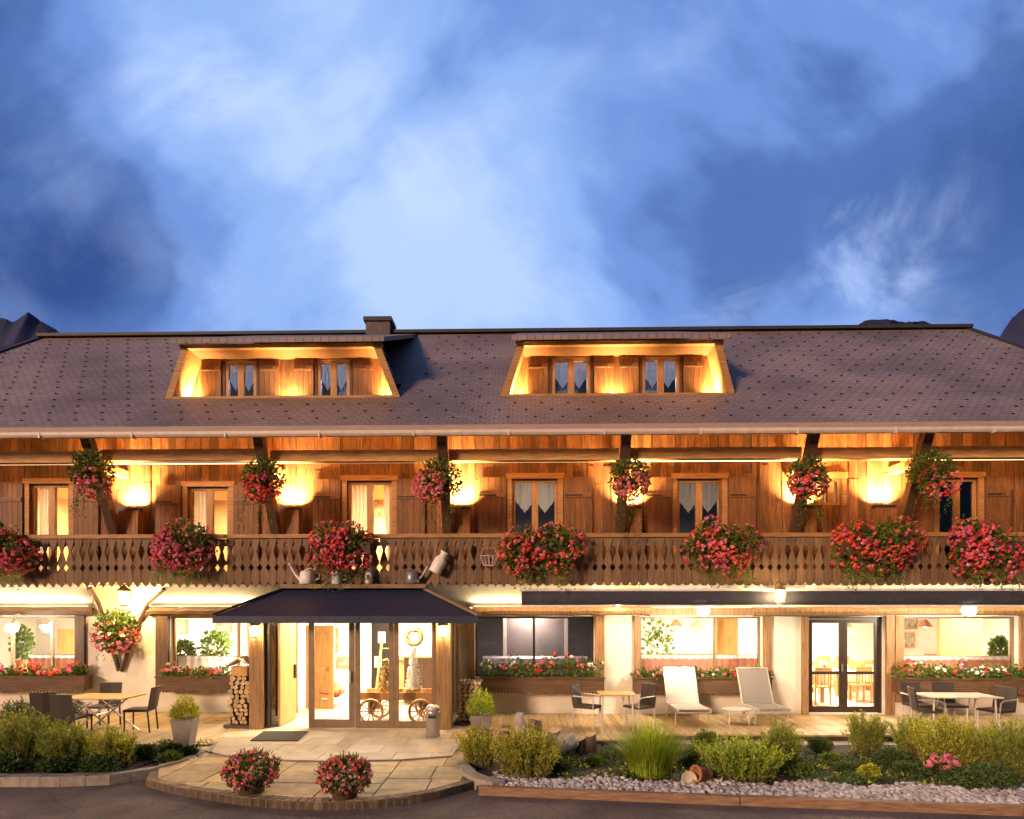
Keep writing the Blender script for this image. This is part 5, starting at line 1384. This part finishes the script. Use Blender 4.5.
X, Z = at(489, 560, YB-.1); t = thing('wire_basket', 'small wire basket hung on the balustrade left of the coral geraniums', 'wire basket', (X, YB-.12, Z))
b = MB(); b.torus((0, 0, .08), .19, .008, 'Z', 20, 5); b.torus((0, 0, -.12), .12, .008, 'Z', 20, 5)
for k in range(12):
    q = k*math.pi/6; b.tube([(.19*math.cos(q)*.6, .11*math.sin(q)*.6, -.12), (.19*math.cos(q), .19*math.sin(q)*.6, .08)], .005, 4)
b.tube([(-.19, 0, .08), (-.12, 0, .26), (.12, 0, .26), (.19, 0, .08)], .007, 5); b.build('wires', M['zinc'], t)

# ------------------------------------------------------------------ things seen through the glass
def cart():
    y = 13.95; X = ax(399, y); t = thing('wooden_cart', 'old wooden handcart with spoked wheels inside the porch', 'cart', (X, y, .014))
    b = MB()
    for i in range(5): b.box(-.78, .78, -.32+.13*i, -.2+.13*i, .55, .585)
    b.box(-.8, .8, -.35, -.325, .52, .68); b.box(-.8, .8, .335, .36, .52, .68); b.build('bed', M['oak'], t)
    for wx in (-.52, .55):
        for wy in (-.40, .40):
            w = MB(); w.torus((wx, wy, .28), .25, .030, 'Y', 28, 6); w.build('wheel', M['oak'], t); wl = bpy.context.scene.collection.objects[-1] if False else None
            s_ = MB(); s_.lathe([(.05, -.05), (.05, .05)], n=10)
            s_ = MB(); s_.tube([(wx, wy-.05, .28), (wx, wy+.05, .28)], .05, 10)
            for k in range(10):
                q = k*math.pi/5; s_.tube([(wx, wy, .28), (wx+.24*math.cos(q), wy, .28+.24*math.sin(q))], .014, 5)
            s_.build('spokes', M['oak'], t)
        b = MB(); b.tube([(wx, -.4, .28), (wx, .4, .28)], .025, 6); b.box(wx-.05, wx+.05, -.3, .3, .3, .52); b.build('axle', M['log'], t)
    return X, y
cx_, cy_ = cart()
def cone(x, y, z, r, h, label, m, seed):
    random.seed(seed); t = thing('cone_tree', label, 'ornament', (x, y, z), 0, 'decorative cones on the cart'); b = MB()
    b.lathe([(r*.3, 0), (r*.3, .05)], n=12); b.build('stand', M['log'], t)
    b = MB()
    for _ in range(420):
        s_ = random.random(); q = rnd(0, 6.28); rr = r*(1-s_); p = Vector((rr*math.cos(q), rr*math.sin(q), .05+h*s_)); b.leaf(p, Vector((math.cos(q), math.sin(q), -.3)), rvec(), .06, .03)
    b.lathe([(r*.9, .05), (.01, h)], n=14); b.build('cone', M[m], t, recalc=False)
cone(cx_-.28, cy_, .60, .16, .75, 'straw-coloured cone on the left of the cart', 'straw', 71)
cone(cx_+.32, cy_, .60, .17, 1.0, 'tall pale cone on the right of the cart', 'cloth', 72)
t = thing('gift_pile', 'small heap of golden parcels and straw on the cart', 'parcels', (cx_+.12, cy_-.12, .60))
random.seed(73); b = MB()
for k in range(7): b.obox((rnd(-.3, .35), rnd(-.1, .1), .07+rnd(0, .04)), (rnd(.1, .2), rnd(.1, .15), rnd(.1, .16)), Matrix.Rotation(rnd(0, 3), 3, 'Z'))
b.build('parcels', M['straw'], t)
y = 14.3; X, Z = at(414, 637, y); t = thing('wreath', 'straw wreath hanging inside the porch above the cart', 'wreath', (X, y, Z)); random.seed(74)
b = MB(); b.torus((0, 0, 0), .17, .05, 'Y', 20, 7)
for _ in range(160):
    q = rnd(0, 6.28); b.leaf(Vector((.17*math.cos(q), 0, .17*math.sin(q))), rvec(), rvec(), .1, .025)
b.build('ring', M['straw'], t, recalc=False); b = MB(); b.tube([(0, 0, .2), (0, 0, 2.44-Z)], .006, 4); b.build('cord', M['dark'], t)
y = 14.6; X = ax(383, y); t = thing('wooden_ladder', 'short pale wooden ladder leaning behind the cart', 'ladder', (X, y, .014), R(0))
b = MB()
for s_ in (-.22, .22): b.beam((s_, 0, 0), (s_*.6, .5, 1.75), .05, .04)
for k in range(6):
    f = (k+.6)/6.4; b.tube([(-.22+.088*f, .5*f, 1.75*f), (.22-.088*f, .5*f, 1.75*f)], .015, 6)
b.build('frame', M['oak'], t)
y = 16.0; X, Z = at(331, 697, y); t = thing('pedestal_table', 'round white pedestal carrying the red straw basket in the lobby', 'pedestal', (X, y, .017))
b = MB(); b.lathe([(.2, 0), (.2, .03), (.05, .06), (.05, max(.2, Z-.05)), (.34, max(.22, Z-.03)), (.34, Z)], n=20); b.build('body', M['white'], t)
t = thing('straw_basket', 'flat red-rimmed basket heaped with straw inside the entrance', 'basket', (X, y, Z+.02)); random.seed(75)
b = MB(); b.lathe([(.2, 0), (.34, .1), (.36, .12), (.3, .1)], n=20); b.build('bowl', M['red'], t)
b = MB()
for _ in range(300):
    d = rvec(); d.z = abs(d.z); b.leaf(Vector((d.x*.26, d.y*.26, .08+d.z*.2)), rvec(), rvec(), .12, .02)
b.ball((0, 0, .1), (.25, .25, .16)); b.build('straw', M['straw'], t, recalc=False)
# lobby door, counter, pictures
b = MB(); X0 = ax(281, 15.9); b.box(X0, X0+.06, 0, .9, .02, 2.1); 
t = thing('inner_door', 'honey wood inner door standing open in the lobby', 'door', (LOB[0]+.12, 15.8, .017), R(-12))
b = MB(); b.box(0, .75, 0, .045, 0, 2.05); b.build('leaf', M['oak'], t)
b = MB(); b.box(.1, .65, -.012, -.001, .2, .9); b.box(.1, .65, -.012, -.001, 1.05, 1.9); b.build('panel', M['gold'], t)
b = MB(); b.tube([(.68, -.05, 1.0), (.58, -.05, 1.0)], .012, 6); b.build('handle', M['iron'], t)
t = thing('reception_counter', 'wooden reception counter at the back of the lobby', 'counter', (-3.1, 18.2, .017))
b = MB(); b.box(-.9, .9, -.3, .3, 0, 1.02); b.build('front', M['oak'], t); b = MB(); b.box(-1, 1, -.36, .36, 1.021, 1.07); b.build('worktop', M['gold'], t)
def picture(x, y, z, w, h, label):
    t = thing('framed_picture', label, 'picture', (x, y, z)); b = MB()
    b.box(-w/2, w/2, -.03, 0, -h/2, -h/2+.04); b.box(-w/2, w/2, -.03, 0, h/2-.04, h/2); b.box(-w/2, -w/2+.04, -.03, 0, -h/2+.04, h/2-.04); b.box(w/2-.04, w/2, -.03, 0, -h/2+.04, h/2-.04); b.build('frame', M['oak'], t)
    b = MB(); b.box(-w/2+.041, w/2-.041, -.015, -.002, -h/2+.041, h/2-.041); b.build('print', M['picture'], t)
def pic(px, py, y, w, h, label): X, Z = at(px, py, y); picture(X, y-.004, Z, w, h, label)
pic(181, 627, 19.55, .38, .46, 'small dark framed picture inside the window left of the porch')
pic(224, 626, 19.55, .5, .4, 'small light framed picture nearest the porch, seen through the window')
pic(908, 620, 21.45, .6, .6, 'framed picture high on the wall behind the rightmost window')
pic(905, 640, 21.45, .6, .5, 'framed picture low on the wall behind the rightmost window')
pic(770, 620, 21.45, .5, .4, 'framed picture deep in the dining room') if False else None
x0 = UO[2]; X, Z = at(378, 508, YW+3.15); picture(X, YW+3.19, Z, .55, .5, 'framed picture in the lit room behind the third balcony window')
def potted(px, py, y, zb, r, h, label, seed, m='leaf', pot='terra', cat='potted plant'):
    random.seed(seed); X = ax(px, y); t = thing('potted_plant', label, cat, (X, y, zb))
    b = MB(); b.lathe([(.10, 0), (.14, .22), (.15, .22), (.15, .25), (.12, .24)], n=16); b.build('pot', M[pot], t)
    b = MB(); b.tube([(0, 0, .2), (.02, 0, .25+h*.4)], .015, 6); b.build('stem', M['bark'], t)
    b = MB(); leafball(b, (0, 0, .25+h*.55), (r, r, h*.5), 420, .12, .2)
    b.build('foliage', M[m], t, recalc=False)
potted(656, 0, 15.95, .017, .46, 2.0, 'tall green potted tree inside the window behind the cream lounger', 81)
potted(183, 0, 15.8, .85, .26, .55, 'green house plant inside the window, beside the small dark picture', 82)
potted(215, 0, 16.2, .85, .36, .75, 'bushy house plant inside the window left of the firewood', 83)
potted(1000, 0, 15.75, .95, .18, .55, 'slender house plant in a brown pot inside the rightmost window', 84)
potted(97*0+22, 0, 16.4, .9, .22, .8, 'house plant inside the leftmost window', 85)
# stands for the plants that do not reach the floor
for px, y, zz_, lb in ((183, 15.8, .85, 'small oak plant stand beneath the plant near the dark picture'), (215, 16.2, .85, 'small oak plant stand beneath the bushy house plant'), (1000, 15.75, .95, 'oak plant stand under the brown pot at the rightmost window'), (22, 16.4, .9, 'oak plant stand inside the leftmost window')):
    t = thing('plant_stand', lb, 'plant stand', (ax(px, y), y, .017)); b = MB(); b.box(-.22, .22, -.2, .2, zz_-.06, zz_-.018); b.build('top', M['oak'], t)
    for sx in (-.19, .19):
        for sy in (-.17, .17):
            b = MB(); b.box(sx-.02, sx+.02, sy-.02, sy+.02, 0, zz_-.06); b.build('leg', M['oak'], t)
# dining room furniture
def dchair(loc, rz, label):
    t = thing('dining_chair', label, 'chair', loc, rz, 'wooden dining chairs'); b = MB(); b.box(-.21, .21, -.21, .21, .43, .465); b.build('seat', M['oak'], t)
    b = MB(); b.box(-.2, .2, .18, .205, .82, .95)
    for x in (-.13, -.04, .05, .13): b.box(x-.012, x+.012, .182, .2, .47, .82)
    b.build('backrest', M['oak'], t)
    for sx in (-.19, .19):
        for sy in (-.19, .19):
            b = MB(); b.box(sx-.018, sx+.018, sy-.018, sy+.018, 0, .43 if sy < 0 else .9); b.build('leg', M['oak'], t)
    return t
def dtable(loc, label):
    t = thing('dining_table', label, 'table', loc, 0, 'white-clothed dining tables'); b = MB(); b.box(-.55, .55, -.4, .4, .70, .735); b.build('tabletop', M['oak'], t)
    for sx in (-.48, .48):
        for sy in (-.34, .34):
            b = MB(); b.box(sx-.03, sx+.03, sy-.03, sy+.03, 0, .70); b.build('leg', M['oak'], t)
    b = MB(); b.box(-.58, .58, -.43, .43, .737, .745); b.box(-.58, .58, -.437, -.432, .5, .745); b.build('tablecloth', M['cloth'], t)
proto = None
DT = [(7.3, 17.4, 'nearest left, seen through the double door'), (9.2, 17.8, 'nearest right, seen through the double door'), (8.0, 19.6, 'far left behind the double door'), (9.8, 19.9, 'far right behind the double door'), (11.7, 17.2, 'behind the rightmost window')]
for x, y, lb in DT:
    dtable((x, y, .017), 'white-clothed dining table, '+lb)
    for dx, dy, rz, w in ((-.35, -.62, 180, 'front left'), (.3, -.62, 180, 'front right'), (-.3, .62, 0, 'back left'), (.3, .62, 0, 'back right')):
        lab = 'wooden dining chair, %s of the table %s' % (w, lb.replace(', seen through the double door', ' by the double door'))
        if proto is None: proto = dchair((x+dx, y+dy, .017), R(rz), lab)
        else: dup(proto, (x+dx, y+dy, .017), R(rz), lab)
# brown wood column and curtain in the dining room, wood partition near the right window
b = MB(); X = ax(726, 16.6); b.box(X-.28, X+.28, 16.5, 16.8, .02, 2.6); b.build('interior_column', M['oak'], H)
b = MB(); X0, X1 = ax(938, 18.2), ax(980, 18.2); b.box(X0, X1, 18.1, 18.25, .02, 2.6); b.build('interior_partition', M['oak'], H)
b = MB(); X0, X1 = ax(60, 18.0), ax(74, 18.0); b.box(X0, X1+.6, 17.9, 18.1, .02, 1.9); b.build('interior_partition', M['oak'], H)
t = thing('display_board', 'dark display board standing behind the wooden cart', 'board', (ax(382, 17.0), 17.0, .017))
b = MB(); b.box(-.28, .28, -.03, .03, .35, 2.15); b.build('panel', M['iron'], t)
for sx in (-.24, .24):
    b = MB(); b.box(sx-.02, sx+.02, -.2, .2, 0, .04); b.box(sx-.02, sx+.02, -.025, .025, .04, .35); b.build('leg', M['iron'], t)
b = MB(); b.box(-.1, .1, -.035, -.0305, 1.55, 1.85); b.box(-.2, .0, -.035, -.0305, .9, 1.2); b.build('paper', M['enamel'], t)
t = thing('lobby_cabinet', 'low dark cabinet at the right side of the lobby', 'cabinet', (ax(425, 16.6), 16.6, .017))
b = MB(); b.box(-.5, .4, -.25, .25, .05, 1.2); b.build('carcass', M['dark'], t); b = MB(); b.box(-.52, .42, -.28, .26, 1.202, 1.24); b.build('worktop', M['oak'], t)
pic(330, 640, 18.95, .5, .7, 'tall framed picture on the lobby back wall behind the glass door')
pic(345, 662, 18.95, .45, .3, 'small framed notice on the lobby back wall, below the tall picture')
for px, lb in ((690, 'oak sideboard with white dishes behind the window with the potted tree'), (962, 'oak sideboard with white dishes behind the rightmost window')):
    y = 20.9; t = thing('sideboard', lb, 'sideboard', (ax(px, y), y, .017)); random.seed(px)
    b = MB(); b.box(-1.0, 1.0, -.25, .25, .08, .95); b.build('carcass', M['oak'], t); b = MB(); b.box(-1.03, 1.03, -.28, .27, .952, .99); b.build('top', M['gold'], t)
    for k in range(4): b = MB(); b.box(-.98+k*.5, -.52+k*.5, -.266, -.251, .12, .9); b.build('door', M['gold'], t)
for px, y, lb in ((676, 19.6, 'pendant lamp hanging over the dining room, beside the potted tree'), (697, 18.4, 'pendant lamp hanging over the dining room, behind the lounger window'), (845, 19.0, 'pendant lamp hanging behind the double door'), (925, 19.2, 'pendant lamp hanging behind the rightmost window')):
    t = thing('pendant_lamp', lb, 'pendant lamp', (ax(px, y), y, 1.95), 0, 'pendant lamps of the dining room')
    b = MB(); b.lathe([(.04, .20), (.07, .18), (.20, .0), (.19, .0), (.06, .16)], n=18); b.build('lamp_shade', M['terra'], t)
    b = MB(); b.ball((0, 0, .03), .06); b.build('bulb', M['ceil'], t, smooth=True); b = MB(); b.tube([(0, 0, .2), (0, 0, .66)], .006, 5); b.build('cord', M['iron'], t)
# dark room: pale frame and rounded grey block imitating a vehicle's reflection
t = thing('reflection_frame', 'pale frame inside the dark window, imitating a vehicle reflection', 'reflection stand-in', (ax(536, 16.3), 16.3, .017))
b = MB()
for px in (505, 566): X = ax(px, 16.3)-ax(536, 16.3); b.box(X-.045, X+.045, -.03, .03, 0, 2.35)
b.build('frame', M['alu'], t); b = MB(); X0, X1 = ax(505, 16.3)-ax(536, 16.3)+.05, ax(566, 16.3)-ax(536, 16.3)-.05; b.box(X0, X1, -.005, .005, .9, 2.3); b.build('pane', M['dimwall'], t)
t = thing('reflection_body', 'rounded grey block inside the dark window, imitating a vehicle reflection', 'sofa', (ax(535, 15.9), 15.9, .017))
b = MB(); b.prism([(-.15, 0), (.15, 0), (.15, 1.1), (.1, 1.24), (0, 1.29), (-.1, 1.24), (-.15, 1.1)], -1.3, 1.3, 'X'); b.build('backrest', M['greycan'], t, smooth=False)
b = MB(); b.box(-1.3, 1.3, .152, .75, .1, .45); b.build('seat', M['greycan'], t)
light('AREA', (ax(530, 16.2), 16.0, 2.55), 170, (1, .8, .65), H, .5, aim=(0, 0, -1))  # added lamp that brings out the reflection stand-ins
